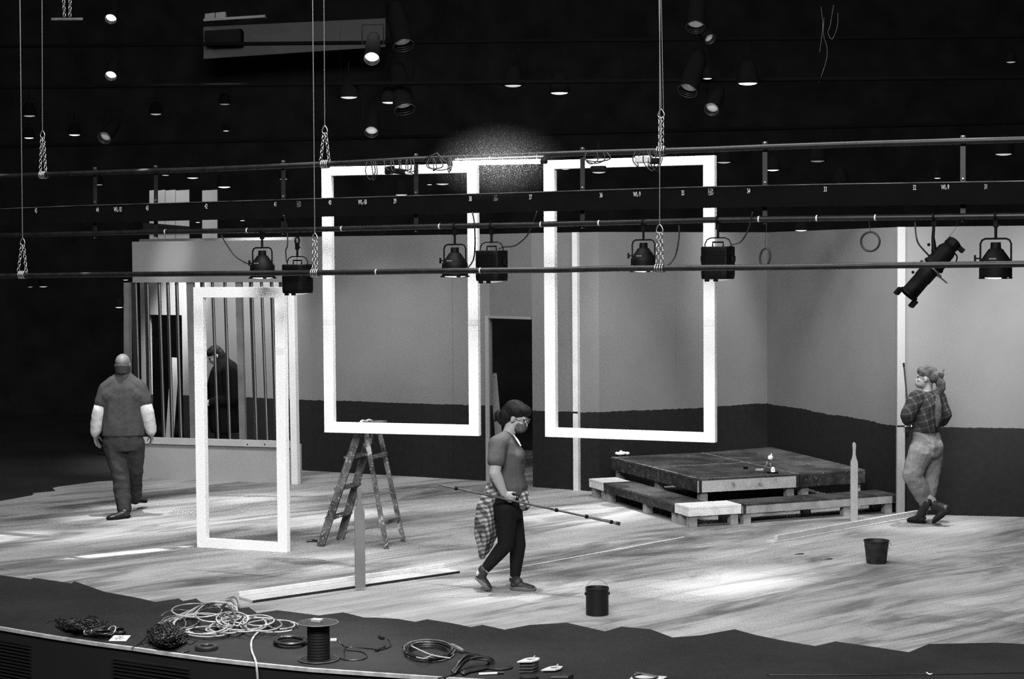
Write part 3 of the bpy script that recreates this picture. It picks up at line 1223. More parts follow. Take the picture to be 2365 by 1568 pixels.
def suspension(label, top_px, bot_px, chain_px, end_px, off, spread, double=False, twin=False):
    """wire rope from top_px to bot_px, then chain to the pipe"""
    b = TP(*end_px, off)
    root = thing('suspension_cable', label, 'cable', b)
    w0 = TP(*bot_px, off)
    w1 = TP(*top_px, off)
    w1 = w0 + (w1 - w0) * 1.0
    up = w1 + (w1 - w0).normalized() * 2.0
    if up.z > 9.4:
        up = w0 + (w1 - w0) * ((9.4 - w0.z) / (w1.z - w0.z))
    else:
        up = w0 + (w1 - w0) * ((9.4 - w0.z) / (w1.z - w0.z))
    mb = MB()
    mb.tube([up, w0], 0.0046, 6)
    mb.build('wire_rope', M_rope, root, smooth=True)
    if twin:
        mb = MB()
        mb.tube([up + dT * .02, w0 + dT * .02], 0.0036, 6)
        mb.build('wire_rope', M_rope, root, smooth=True)
    mb = MB()
    sh = []
    c = w0 - V((0, 0, .03))
    for k in range(12):
        t = 2 * PI * k / 12
        sh.append(c + V((0, 0, 1)) * (.035 * math.cos(t)) + dT * (.022 * math.sin(t) * (1.2 - .5 * math.cos(t))))
    mb.tube(sh, .005, 6, loop=True)
    mb.build('shackle', M_steel, root, smooth=True)
    for s in (-1, 1):
        mb = MB()
        chain(mb, c - V((0, 0, .03)) + dT * s * .012, b + dT * s * spread + V((0, 0, PR)) + nT * .004)
        mb.build('chain', M_steel, root, smooth=True)
    mb = MB()
    for k in range(4):
        t0 = 2 * PI * k / 4
        pts = [b + dT * (.02 * (k - 1.5) + .004 * math.sin(j)) + (nT * math.cos(2 * PI * j / 14) + V((0, 0, 1)) * math.sin(2 * PI * j / 14)) * (PR + .010) for j in range(14)]
        mb.tube(pts, .0065, 6, loop=True)
    mb.build('chain_wrap', M_steel, root, smooth=True)
    return root


suspension('thin wire and slack double chain hanging at the far left of the batten pipe', (46, 0), (52, 551), None, (52, 634), OFFL, .05)
suspension('dim wire and chain above the left end of the truss, second from the left', (97, 0), (98, 303), None, (100, 404), 0, .035)
suspension('wire ending in a bright chain beside the boxy wash light and the narrow frame', (722, 0), (727, 540), None, (728, 630), OFFL, .018)
suspension('wire and splayed chain over the top left corner of the hanging frame', (748, 0), (750, 292), None, (751, 379), 0, .045)
suspension('pair of wires and short chain on the top pipe above the right hanging frame', (1522, 0), (1527, 254), None, (1527, 348), 0, .012, twin=True)
suspension('wire crossing the raceway by number 35, ending in a bright straight chain', (1524, 0), (1523.5, 520), None, (1523.5, 619), OFFL, .022)
# short chain in the far dark
p = P(155, 38, 21)
root = thing('suspension_cable', 'short bright double chain at the top left edge above the dark grid', 'cable', p)
mb = MB()
for s in (-.045, .045):
    chain(mb, p + V((s, 0, .45)), p + V((s * .7, 0, 0)), .05, .006)
mb.build('chain', M_steel, root, smooth=True)
mb = MB()
mb.tube([p + V((s * .06, 0, -.03)) for s in (-3, 3)], .016, 8)
mb.build('chain_wrap', M_greyca, root)

# ---- fluorescent work light under the top pipe
a, b = TP(1047, 377, .03), TP(1250, 372.5, .03)
d = (b - a).normalized()
root = thing('fluorescent_tube', 'bright lit fluorescent tube hung under the top pipe between two frames', 'lamp', (a + b) / 2)
mb = MB()
mb.tube([a, b], 0.019, 12)
mb.build('tube', mat('lit_tube', .9, .3, emit=30.0), root, smooth='auto')
for e, s in ((a, -1), (b, 1)):
    mb = MB()
    mb.tube([e, e + d * s * .05], 0.022, 12)
    mb.build('end_cap', M_cast, root, smooth='auto')
for t in (.05, .42, .95):
    c = a + (b - a) * t
    mb = MB()
    mb.tube([c + V((0, 0, .02)), V((c.x, c.y, TP(1047 + 203 * t, interp(top_t, 1047 + 203 * t)).z))], .003, 6)
    mb.build('hanger', M_rope, root)
mb = MB()
mb.tube([a - d * .05, a - d * .1 + V((0, 0, .03)), a - d * .16 + V((0, 0, .09)), a - d * .25 + V((0, 0, .06)), a - d * .33 + V((0, 0, .02))], .006, 6)
mb.build('cord', M_cable, root, smooth=True)


# added scattering ball that puts a halation glow around the tube
bpy.ops.mesh.primitive_uv_sphere_add(segments=24, ring_count=12, radius=1.0, location=(a + b) / 2)
hz = bpy.context.object
hz.name = 'tube_halo'
hz.scale = (.70, .36, .36)
hz.rotation_euler = (0, 0, math.atan2(d.y, d.x))
mh = bpy.data.materials.new('halo_scatter')
mh.use_nodes = True
nt = mh.node_tree
nt.nodes.remove(nt.nodes['Principled BSDF'])
vs = nt.nodes.new('ShaderNodeVolumeScatter')
vs.inputs['Color'].default_value = (1, 1, 1, 1)
tc = nt.nodes.new('ShaderNodeTexCoord')
ln = nt.nodes.new('ShaderNodeVectorMath')
ln.operation = 'LENGTH'
nt.links.new(tc.outputs['Object'], ln.inputs[0])
k = mathn(nt, 'MAXIMUM', mathn(nt, 'SUBTRACT', 1.0, ln.outputs['Value']), 0.0)
nt.links.new(mathn(nt, 'MULTIPLY', mathn(nt, 'POWER', k, 1.6), 0.45), vs.inputs['Density'])
nt.links.new(vs.outputs[0], nt.nodes['Material Output'].inputs['Volume'])
hz.data.materials.append(mh)
tag(hz, 'added scatter halo glowing around the lit fluorescent tube', 'haze', kind='stuff')

# ---- stage lights
def clamp_part(root, z_end, lean=0.0):
    mb = MB()
    mb.torus(V((0, 0, 0)), PR + .008, .009, V((1, 0, 0)) * 0 + V((0, 1, 0)), V((0, 0, 1)), 14, 6)
    mb.box((0, 0, -.05), (.03, .03, .06))
    mb.tube([V((0, 0, -.06)), V((0, 0, z_end))], .011, 8)
    mb.tube([V((.015, 0, -.06)), V((.035, 0, -.062))], .006, 6)
    return mb.build('clamp', M_cast, root, bevel=.002)


def yoke(root, w, z0, z1, chamf, r=.007, m=None):
    pts = [V((-w, 0, z1)), V((-w, 0, z0 - chamf)), V((-w + chamf * .35, 0, z0 - chamf * .3)), V((-w + chamf, 0, z0)), V((w - chamf, 0, z0)), V((w - chamf * .35, 0, z0 - chamf * .3)), V((w, 0, z0 - chamf)), V((w, 0, z1))]
    mb = MB()
    mb.tube(pts, r, 8)
    return mb.build('yoke', m or M_cast, root, smooth='auto')


def knob(root, x, z):
    mb = MB()
    s = 1 if x > 0 else -1
    mb.tube([V((x, 0, z)), V((x + s * .03, 0, z))], .006, 8)
    mb.box((x + s * .036, 0, z), (.012, .02, .05))
    return mb.build('tilt_knob', M_cast, root, bevel=.003)


M_lens = mat('lamp_glass', 0.75, 0.15, emit=1.6)
M_lensdim = mat('lamp_glass_dim', 0.45, 0.15, emit=0.35)


def bell_light():
    root = thing('bell_scoop_light', '', 'stage light')
    clamp_part(root, -.165)
    yoke(root, .108, -.16, -.33, .035)
    knob(root, -.11, -.30)
    mb = MB()
    mb.lathe([(.001, -.185), (.035, -.186), (.038, -.23), (.05, -.235), (.085, -.285), (.112, -.325), (.114, -.35), (.114, -.43), (.109, -.435), (.105, -.43), (.1, -.38), (.001, -.36)], None, 28)
    h = mb.build('housing', M_cast, root, smooth='auto')
    mb = MB()
    mb.box((0, -.098, -.305), (.05, .004, .012), w=V((0, -.6, 1)))
    mb.build('rating_label', mat('worn_label', .2, .6), h)
    mb = MB()
    mb.lathe([(.103, -.430), (.09, -.437), (.05, -.443), (.001, -.446)], None, 24)
    mb.build('lens', M_lens, root, smooth=True)
    mb = MB()
    for k in range(4):
        t = PI / 4 + k * PI / 2
        mb.box((.112 * math.cos(t), .112 * math.sin(t), -.438), (.03, .03, .014), V((math.cos(t), math.sin(t), 0)))
    mb.build('filter_clip', M_cast, root)
    return root


def wash_light():
    root = thing('boxy_wash_light', '', 'stage light')
    clamp_part(root, -.145)
    yoke(root, .112, -.145, -.27, .05, .005)
    mb = MB()
    prof = []
    for (hw, z) in ((.118, -.215), (.124, -.222), (.124, -.44), (.12, -.475), (.112, -.478)):
        ring = []
        for k in range(24):
            t = 2 * PI * k / 24
            c, s = math.cos(t), math.sin(t)
            e = (abs(c) ** 5 + abs(s) ** 5) ** (-1 / 5)
            ring.append(V((hw * c * e, hw * .85 * s * e, z)))
        prof.append(ring)
    mb.rings(prof)
    h = mb.build('housing', M_cast, root, bevel=.002)
    mb = MB()
    for k in range(7):
        mb.box((0, -.1075, -.25 - k * .018), (.19, .006, .004))
    mb.build('cooling_fin', M_cast, h)
    mb = MB()
    mb.tube([V((-.045, 0, -.215)), V((-.045, 0, -.18)), V((.045, 0, -.18)), V((.045, 0, -.215))], .007, 8)
    mb.build('carry_handle', M_cast, root)
    for s in (-1, 1):
        mb = MB()
        mb.box((s * .132, 0, -.315), (.022, .05, .05))
        mb.build('side_lug', M_cast, root, bevel=.004)
    mb = MB()
    mb.lathe([(.1, -.474), (.09, -.482), (.05, -.490), (.001, -.494)], None, 24)
    mb.build('lens', M_lensdim, root, smooth=True)
    for x in (-.06, .015):
        mb = MB()
        mb.box((x, -.09, -.485), (.035, .02, .025))
        mb.build('filter_clip', M_cast, root)
    return root


def add_cord(root, pts, r=.006):
    mb = MB()
    mb.tube(pts, r, 8)
    o = mb.build('power_cord', M_cable, None, smooth=True)
    return o


yaw = math.atan2(dT.y, dT.x)


def hang(proto, px, label, first=False, scale=1.0, dz=0.0, cord=None, rot=0.0):
    c = TP(px, interp(mid_t, px))
    o = proto if first else copy_tree(proto)
    o.location = c + V((0, 0, dz))
    o.rotation_euler = (0, 0, yaw + rot)
    o.scale = (scale,) * 3
    o['label'] = label
    if cord:
        mw = Matrix.Translation(o.location) @ o.rotation_euler.to_matrix().to_4x4() @ Matrix.Scale(scale, 4)
        mb = MB()
        mb.tube(spline([TP(x, y, f) for x, y, f in cord]), .0065, 8)
        w = mb.build('power_cord', M_cable, None, smooth=True)
        w.parent = o
        w.matrix_parent_inverse = mw.inverted()
    return o


bl = bell_light()
wl = wash_light()
hang(bl, 1050, 'bell-shaped stage light over the right stile of the left hanging frame', cord=[(1091, 490, .05), (1096, 520, .05), (1097, 570, .02), (1093, 600, 0), (1082, 617, .02), (1075, 620, .05)])
hang(bl, 605, 'bell-shaped stage light with a drooping cord above the narrow standing frame', cord=[(508, 536, -.02), (518, 556, -.02), (540, 588, -.02), (560, 603, -.02), (578, 611, 0)])
hang(bl, 1486, 'bell-shaped stage light half behind the bright chain under number 35', scale=.93, cord=[(1568, 512, -.02), (1568, 550, -.02), (1560, 590, -.02), (1545, 611, 0), (1535, 614, .0)])
hang(bl, 2300, 'bell-shaped stage light at the right edge, hung beside the tilted spotlight', first=True, scale=1.06)
hang(wl, 1135, 'boxy wash light with carry handle between the two hanging frames', cord=[(1240, 488, .05), (1228, 522, .0), (1215, 547, -.02), (1190, 567, -.02), (1165, 570, -.02), (1152, 574, 0)])
hang(wl, 686, 'boxy wash light hanging lowest, over the top corner of the narrow frame', dz=-.10, cord=[(655, 497, .05), (663, 530, 0), (664, 565, 0), (660, 580, 0), (662, 605, 0)])
hang(wl, 1658, 'boxy wash light in front of the right stile of the right frame', first=True, cord=[(1738, 490, .05), (1728, 530, 0), (1712, 557, -.02), (1690, 566, 0), (1679, 577, 0)])

# ---- ellipsoidal spotlight, tilted down to the left
root = thing('ellipsoidal_spotlight', 'long black profile spotlight tilted down towards the white wall post', 'stage light')
c = TP(2157, interp(mid_t, 2157))
spx = 1 / (FPX / c.y)
exT = V((1, 0, 0))


def EP(px, py, off=0.0):
    return on_plane(px, py, c + V((0, 1, 0)) * off, V((0, 1, 0)))


root.location = c
mb = MB()
mb.torus(c, PR + .008, .009, nT, V((0, 0, 1)), 14, 6)
mb.box(c + V((0, 0, -.045)), (.03, .03, .05))
mb.tube([c + V((0, 0, -.05)), EP(2155, 548), EP(2158, 580)], [.011, .013, .022], 8)
mb.build('clamp', M_cast, root)
mb = MB()
mb.bar(EP(2157, 575, .0), EP(2160, 610, .06), .04, .02, side=V((1, 0, 0)))
mb.tube([EP(2148, 565, -.02), EP(2142, 565, -.02)], .012, 8)
mb.build('yoke', M_cast, root, bevel=.004)
ax0, ax1 = EP(2196, 568), EP(2098, 680)
axd = (ax1 - ax0).normalized()
pd = V((axd.z, 0, -axd.x))
L = (ax1 - ax0).length
MM = Matrix.Translation(ax0) @ axd.to_track_quat('Z', 'Y').to_matrix().to_4x4()
mb = MB()
mb.lathe([(.02, -.02), (.05, 0), (.072, .05), (.078, .18), (.085, .19), (.085, .205)], MM, 24)
h = mb.build('lamp_housing', M_cast, root, smooth='auto')
mb = MB()
mb.lathe([(.066, .19), (.07, .2), (.068, .33), (.064, .335), (.066, L - .02), (.076, L - .015), (.078, L + .01), (.066, L + .012), (.062, L - .01), (.001, L - .03)], MM, 24)
mb.build('lens_barrel', M_cast, root, smooth='auto')
mb = MB()
mb.lathe([(.088, .225), (.1, .226), (.1, .238), (.088, .24)], MM, 24)
mb.box(ax0 + axd * .232 + pd * -.13, (.07, .05, .006), pd, w=axd)
mb.build('shutter_gate', mat('shutter_steel', .14, .35, .6), root)
for s, t in ((-1, .26), (-1, .34), (1, .1)):
    mb = MB()
    mb.ell(ax0 + axd * t + pd * (-s * .086), (.012, .012, .012), n=10, m=6)
    mb.build('thumb_knob', M_cast, root, smooth=True)
mb = MB()
for s in (-1, 1):
    mb.box(ax1 + pd * s * .075 + axd * .03, (.03, .1, .06), pd, w=axd)
mb.build('color_frame_holder', M_cast, root, bevel=.003)
mb = MB()
mb.lathe([(.03, -.06), (.055, -.05), (.06, -.0), (.05, .02)], MM, 16)
mb.box(ax0 - axd * .03 - pd * .07, (.06, .05, .035), pd, w=axd)
mb.build('lamp_cap', M_cast, root, bevel=.003)
mb = MB()
mb.tube(spline([EP(2202, 582), EP(2210, 592), EP(2208, 604), EP(2201, 612)]), .006, 8)
mb.build('rear_handle', M_cast, root, smooth=True)
mb = MB()
mb.tube(spline([TP(2113, 512), EP(2116, 545, .02), EP(2121, 562, .02), EP(2132, 576, .02), EP(2145, 590, .03)]), .0065, 8)
mb.build('power_cord', M_cable, root, smooth=True)
mb = MB()
mb.tube([EP(2190, 550), EP(2207, 527), TP(2212, 505)], .0018, 5)
mb.build('safety_cable', M_cable, root)

# loops of cable hung from the mid pipe
for lab, cx, cy, rx, rz, tilt in (('round black loop of cable hanging alone under the truss', 2010, 558, .074, .074, 0), ('narrow upright loop of black cable left of the corner seam', 1767, 594, .042, .072, .15)):
    c = TP(cx, cy)
    top = TP(cx + (-4 if cx > 1900 else 4), interp(mid_t, cx))
    root = thing('cable_loop', lab, 'cable', c)
    mb = MB()
    pts = []
    for k in range(30):
        t = 2 * PI * k / 30
        x, z = rx * math.cos(t), rz * math.sin(t)
        pts.append(c + dT * (x * math.cos(tilt) + z * math.sin(tilt)) + V((0, 0, z * math.cos(tilt) - x * math.sin(tilt))))
    mb.tube(pts, .0085, 8, loop=True)
    mb.build('coil', M_cable, root, smooth=True)
    mb = MB()
    mb.tube([c + V((0, 0, rz)), top], .0025, 5)
    mb.build('tie_line', M_cable, root)

# clusters of cable and connectors dangling between the top pipe and the raceway
rnd = random.Random(3)


def dangling(label, pxs, ytop, ybot, n, m=M_cable, r=.005, blob=None):
    c = TP(sum(pxs) / 2, ytop)
    root = thing('dangling_cables', label, 'cable', c)
    for k in range(n):
        x0 = rnd.uniform(*pxs)
        x1 = rnd.uniform(*pxs)
        mb = MB()
        yb = rnd.uniform(ytop + (ybot - ytop) * .55, ybot)
        off = rnd.uniform(.03, .07)
        mb.tube(spline([TP(x0, interp(top_t, x0), off), TP(x0 + rnd.uniform(-8, 8), (ytop + yb) / 2, off + .02), TP((x0 + x1) / 2, yb, off), TP(x1 + rnd.uniform(-6, 6), (ytop + yb) / 2, off), TP(x1, interp(top_t, x1), off)]), r, 6)
        mb.build('cable_strand', m, root, smooth=True)
    if blob:
        for (bx, by, w, h, mm) in blob:
            mb = MB()
            cc = TP(bx, by, .03)
            mb.box(cc, (w, .06, h), dT + V((0, 0, .15 * rnd.uniform(-1, 1))))
            mb.build('connector', mm, root, bevel=.012)
    return root


dangling('tangle of cable and plugs hung before the top rail of the left frame', (885, 960), 385, 402, 6, blob=[(900, 393, .08, .07, M_cast), (925, 396, .12, .05, M_cast), (945, 400, .06, .03, mat('pale_plug', .5, .5))])
dangling('loose black leads trailing from the pipe left of the lit tube', (975, 1045), 378, 398, 5)
dangling('looped cable hanging down the left of the raceway number 39', (846, 872), 380, 440, 2)
dangling('pale cloth bag and cords tied to the pipe below the short chain', (1465, 1535), 355, 395, 5, blob=[(1487, 368, .15, .06, mat('pale_cloth', .42, .8, bump=.6, bscale=20)), (1513, 372, .07, .05, M_cast)])
dangling('thin leads hanging before the top rail of the right frame', (1350, 1420), 360, 383, 3, blob=[(1382, 390, .13, .05, M_cast)])

# ---- lamps further upstage in the dark grid; most glow paints reflected glints
M_g = {}


def gl(e):
    k = round(e, 2)
    if k not in M_g:
        M_g[k] = mat('lens_glow_or_glint_%s' % str(k).replace('.', '_'), 0.5, 0.25, emit=e)
    return M_g[k]


def far_can(e):
    """small can hanging straight down, origin at its mouth"""
    root = thing('hanging_can_light', '', 'stage light')
    mb = MB()
    mb.lathe([(.02, .16), (.05, .155), (.07, .10), (.085, .04), (.088, 0), (.082, -.004), (.08, .01), (.001, .03)], None, 18)
    mb.build('housing', M_far, root, smooth='auto')
    mb = MB()
    mb.lathe([(.078, .004), (.06, -.008), (.03, -.014), (.001, -.016)], None, 16)
    mb.build('lens', gl(e), root, smooth=True)  # lens emission stands in for a reflected glint
    mb = MB()
    mb.tube([V((-.095, 0, .06)), V((-.095, 0, .2)), V((.095, 0, .2)), V((.095, 0, .06))], .004, 6)
    mb.tube([V((0, 0, .2)), V((0, 0, .3))], .007, 6)
    mb.build('yoke', M_far, root)
    return root


def tube_can(e, eb=.10):
    """snooted lamp seen from below: glowing mouth and lit baffle rings; axis +Z is the beam"""
    root = thing('snooted_spotlight', '', 'stage light')
    mb = MB()
    mb.lathe([(.02, -.22), (.05, -.20), (.062, -.1), (.064, .1), (.060, .1), (.060, -.05), (.001, -.06)], None, 20)
    mb.build('housing', M_far, root, smooth='auto')
    mb = MB()
    mb.lathe([(.056, .055), (.04, .064), (.001, .068)], None, 18)
    mb.build('lens', gl(e), root, smooth=True)  # true glow on the lit lamps, painted reflection on the dim ones
    for k in range(3):
        mb = MB()
        mb.torus(V((0, 0, .072 + k * .014)), .058 + k * .002, .003, n=24, m=6)
        mb.build('baffle_ring', mat('baffle_metal', .05, .4, .6), root, smooth=True)
    mb = MB()
    mb.tube([V((-.085, 0, -.1)), V((-.085, .12, -.2)), V((.085, .12, -.2)), V((.085, 0, -.1))], .006, 6)
    mb.build('yoke', M_far, root)
    return root


cans, tubes = {}, {}


def put_can(px, py, Y, wpx, e, label):
    if e not in cans:
        o = cans[e] = far_can(e)
    else:
        o = copy_tree(cans[e])
    o.location = P(px, py, Y)
    s = wpx * Y / FPX / .17
    o.scale = (s, s, s)
    o['label'] = label
    o['group'] = 'hanging can lights in the dark grid'
    return o


def put_tube(px, py, Y, rpx, e, label, ax=(0, -.75, -.66)):
    if e not in tubes:
        o = tubes[e] = tube_can(e)
    else:
        o = copy_tree(tubes[e])
    o.location = P(px, py, Y)
    s = rpx * Y / FPX / .052
    o.scale = (s, s, s)
    o.rotation_euler = V(ax).normalized().to_track_quat('Z', 'Y').to_euler()
    o['label'] = label
    o['group'] = 'snooted spotlights in the dark grid'
    return o


put_tube(259, 32, 20.5, 11, 6, 'lit round spotlight at the top edge beside the short bright chain')
put_tube(259, 163, 20.5, 11, 6, 'lit round spotlight straight below the topmost one at upper left')
put_tube(860, 119, 19.5, 15, 6, 'largest lit round spotlight, alone in the dark above the left frame')
put_tube(859, 290, 20, 13, .35, 'dim ringed spotlight below the largest lit one')
put_tube(1630, 80, 20, 11, .12, 'dim ringed spotlight at the top, right of the pair of wires', (.4, -.7, -.6))
put_tube(1649, 238, 20, 14, .12, 'dim ringed spotlight under the cluster right of the pair of wires', (-.3, -.75, -.6))
put_tube(250, 306, 21, 13, .05, 'very dim tilted spotlight under the two lit ones at upper left', (-.2, -.8, -.55))
put_tube(925, 74, 21, 20, .045, 'dim mesh-fronted spotlight upper right of the largest lit one', (.2, -.45, -.85))
put_tube(928, 220, 21, 20, .06, 'dim mesh-fronted spotlight beside the bright crooked glint', (.2, -.42, -.9))
put_tube(1608, 36, 20, 18, .12, 'greyish disc-faced spotlight highest among the cluster right of the wires', (-.1, -.5, -.8))
put_tube(1597, 182, 20, 19, .05, 'dark disc-faced spotlight with bright nubs right of the pair of wires', (-.3, -.5, -.8))
for a in ((67, 318, 24, 26, 1.4, 'small bright can light beside the second wire from the left'),
          (172, 311, 24, 30, 1.6, 'small bright can light between the second wire and the dim tilted spotlight'),
          (68, 267, 24, 32, .3, 'faint can light between the two leftmost wires, upper of two'),
          (360, 263, 25, 30, .35, 'faint can light alone in the dark left of the pale gallery panel'),
          (519, 240, 25, 28, .15, 'very faint can light below the pale gallery panel'),
          (522, 302, 24, 16, 1.0, 'tiny bright can light below the pale gallery panel'),
          (806, 224, 21, 46, .7, 'can light with a long thin glinting face left of the mesh spotlight'),
          (899, 236, 21, 40, .8, 'can light with a crooked glinting rim below the mesh spotlight'),
          (1185, 197, 21, 46, .55, 'can light alone above the gap of the two frames, left one'),
          (1292, 214, 21, 48, 1.1, 'brighter can light above the right frame, right of the lone one'),
          (1634, 181, 20, 24, .9, 'can light touching the disc-faced spotlight in the right cluster'),
          (1727, 192, 20, 52, 1.6, 'brightest can light right of the cluster by the pair of wires'),
          (2335, 143, 20, 24, .35, 'faint can light at the far upper right edge'),
          (2318, 355, 19, 46, .5, 'can light under the right end of the top pipe'),
          (445, 410, 22, 32, .8, 'can light under the top pipe above the pale gallery boards'),
          (518, 431, 22, 34, 3.0, 'bright white can light right of the pale gallery boards'),
          (382, 404, 22, 20, .5, 'small can light under the top pipe above number 43'),
          (655, 413, 22, 22, .4, 'faint can light above number 41, upper of two'),
          (657, 461, 22, 24, .6, 'faint can light just above number 41, lower of two'),
          (927, 449, 20, 34, .7, 'can light just above number 39 inside the left frame'),
          (928, 439, 20, 12, 2.0, 'tiny bright can light above number 39 inside the left frame'),
          (992, 426, 20, 14, 1.4, 'small can light inside the left frame, left of a longer glinting one'),
          (1022, 424, 20, 36, .6, 'can light inside the left frame near its right stile'),
          (1240, 443, 20, 30, .6, 'can light resting just above number 37'),
          (1383, 397, 20, 38, .5, 'can light inside the right frame near its top left corner'),
          (1672, 374, 20, 38, .3, 'can light right beside the top right corner of the right frame'),
          (1785, 392, 20, 34, 1.5, 'bright can light beside the strap above number 34'),
          (1888, 371, 20, 40, .12, 'faint can light under the top pipe, left of number 33'),
          (1940, 424, 20, 40, .35, 'can light just above the raceway right of number 33'),
          (2165, 411, 19, 18, 1.3, 'small tilted bright can light above the raceway by number 32'),
          (1850, 531, 20, 34, 1.2, 'can light glinting against the top of the right-hand flat'),
          (457, 513, 22, 13, 2.0, 'tiny bright can light under the raceway below number 42'),
          (560, 509, 22, 13, 2.0, 'tiny bright can light under the raceway left of number 41'),
          (290, 646, 19, 15, 1.6, 'bright can light under the batten by the edge of the barred opening'),
          (275, 709, 19, 21, 3.0, 'brightest can light beside the top of the barred opening'),
          (70, 662, 20, 14, .7, 'faint can light under the batten at the far left, left of a pair'),
          (100, 661, 20, 24, .8, 'faint can light under the batten at the far left, right of a pair'),
          (228, 426, 23, 22, .3, 'faint can light under the dim top pipe above number 44'),
          (1306, 390, 20, 22, .5, 'can light cut by the left stile of the right frame')):
    put_can(*a)
root = thing('dangling_wires', 'faint thin wires dangling in the dark at the upper right', 'wire', P(1905, 20, 21))
for pts in ([(1925, 12), (1917, 60), (1912, 75), (1922, 90), (1934, 60), (1935, 30)], [(1903, 40), (1902, 80), (1910, 110), (1908, 140), (1892, 190)], [(1896, 15), (1900, 60), (1893, 120)]):
    mb = MB()
    mb.tube(spline([P(x, y, 21) for x, y in pts]), .0022, 5)
    mb.build('wire_strand', M_greyca, root, smooth=True)
# grid pipes the lamps hang from
for k, (ya, yb, Y) in enumerate(((-40, -90, 21.2), (110, 80, 22), (205, 175, 20.8), (345, 275, 22.5))):
    mb = MB()
    mb.tube([P(-300, ya, Y + 1), P(2700, yb, Y - 1.2)], PR, 10)
    tag(mb.build('grid_pipe', M_far, smooth='auto'), ['grid pipe highest in the dark above the picture', 'unlit grid pipe behind the largest lit spotlight', 'unlit grid pipe behind the ringed and disc-faced spotlights', 'lowest unlit grid pipe just above the truss'][k], 'pipe')

# ---- pale things on the far upstage wall
M_gal = mat('gallery_wall_paint', 0.075, 0.8, var=0.1, scale=1)
M_galb = mat('gallery_board', 0.30, 0.8, var=0.15, scale=1.5)
YW = 31.0


def far_quad(name, pts, Y, th, m, label=None, cat=None, parent=None):
    mb = MB()
    q = [P(x, y, Y) for x, y in pts]
    mb.hull8([q[0], q[1], q[1] + V((0, th, 0)), q[0] + V((0, th, 0)), q[3], q[2], q[2] + V((0, th, 0)), q[3] + V((0, th, 0))])
    o = mb.build(name, m, parent)
    if label:
        tag(o, label, cat)
    return o


far_quad('gallery_facade', [(470, 136), (890, 108), (890, 42), (470, 62)], YW, .05, M_gal, 'long grey panel high on the far wall behind the dark grid', 'panel')
far_quad('speaker_cabinet', [(472, 105), (556, 102), (556, 66), (472, 71)], YW - .4, .35, M_void, 'dark box standing before the grey panel high on the far wall', 'speaker')
root = thing('gallery_shelf', 'pale lit shelf with white cartons at the top of the far wall', 'shelf', P(540, 45, YW - .3))
far_quad('shelf_board', [(470, 49), (612, 40), (612, 34), (470, 43)], YW - .3, .25, M_galb, parent=root)
far_quad('carton', [(473, 43), (496, 42), (496, 29), (473, 32)], YW - .25, .2, M_galb, 'pale carton on the gallery shelf, left of two', 'carton')
far_quad('carton', [(498, 42), (521, 40), (521, 27), (498, 29)], YW - .25, .2, M_galb, 'pale carton on the gallery shelf, right of two', 'carton')
xs = [345, 381, 405.5, 437]
for k, (xa, xb) in enumerate(((345, 364), (365, 381), (382, 405), (406, 437), (467, 502))):
    far_quad('scenery_sheet', [(xa, 560), (xb, 560), (xb, 438), (xa, 440)], 28.5, .04, M_galb, 'pale board seen over the barred flat, %s' % ['leftmost of five', 'second of five from the left', 'middle of five', 'fourth of five, left of the gap', 'alone right of the dark gap'][k], 'board')
far_quad('dark_rail', [(330, 533), (440, 533), (440, 523), (330, 514)], 28.2, .05, M_void, 'dark sloping rail crossing the pale boards over the barred flat', 'rail')
# ================================================================== CABLES AND GEAR ON THE APRON
rnd = random.Random(11)


def gpts(pxs, z=0.012):
    return [G(x, y, z) for x, y in pxs]


def ellipse_path(cx, cy, rx, ry, t0=0, t1=2 * PI, n=26, z=.012, zj=.0):
    out = []
    for i in range(n + 1):
        t = t0 + (t1 - t0) * i / n
        out.append(G(cx + rx * math.cos(t), cy + ry * math.sin(t), z + zj * math.sin(t * 2 + cx)))
    return out


def tall_loop(p0, p1, h, lean=0.0, n=18):
    """an arch of cable from floor point p0 to p1 rising h"""
    out = []
    for i in range(n + 1):
        t = i / n
        q = p0.lerp(p1, t)
        out.append(q + V((0, lean * math.sin(PI * t), h * math.sin(PI * t))))
    return out


# pale cable heap: one long tangled cable
root = thing('cable_heap', 'big loose heap of pale cable looped over the stage edge', 'cable', G(540, 1450))
loops = [(410, 1430, 46, 22, .02), (470, 1440, 70, 24, .03), (500, 1420, 60, 20, .05), (455, 1410, 62, 17, .06), (520, 1448, 46, 14, .02), (560, 1440, 60, 18, .03), (592, 1433, 41, 14, .05), (600, 1441, 50, 16, .03), (654, 1442, 30, 10, .02), (630, 1447, 60, 14, .015), (480, 1458, 48, 10, .012), (500, 1455, 30, 8, .012), (395, 1440, 30, 18, .03), (540, 1428, 34, 16, .06)]
for k, (cx, cy, rx, ry, z) in enumerate(loops):
    for j in range(2 if k % 3 else 1):
        s = rnd.uniform(.88, 1.1)
        mb = MB()
        t0 = rnd.uniform(0, 6.28)
        path = ellipse_path(cx + rnd.uniform(-6, 6), cy + rnd.uniform(-2, 2), rx * s, ry * s, t0, t0 + rnd.uniform(5.0, 6.28), 26, z + .012, min(.02, z * .5))
        mb.tube(path, .0062, 6)
        mb.build('cable_coil', M_paleca if (k + j) % 4 else M_greyca, root, smooth=True)
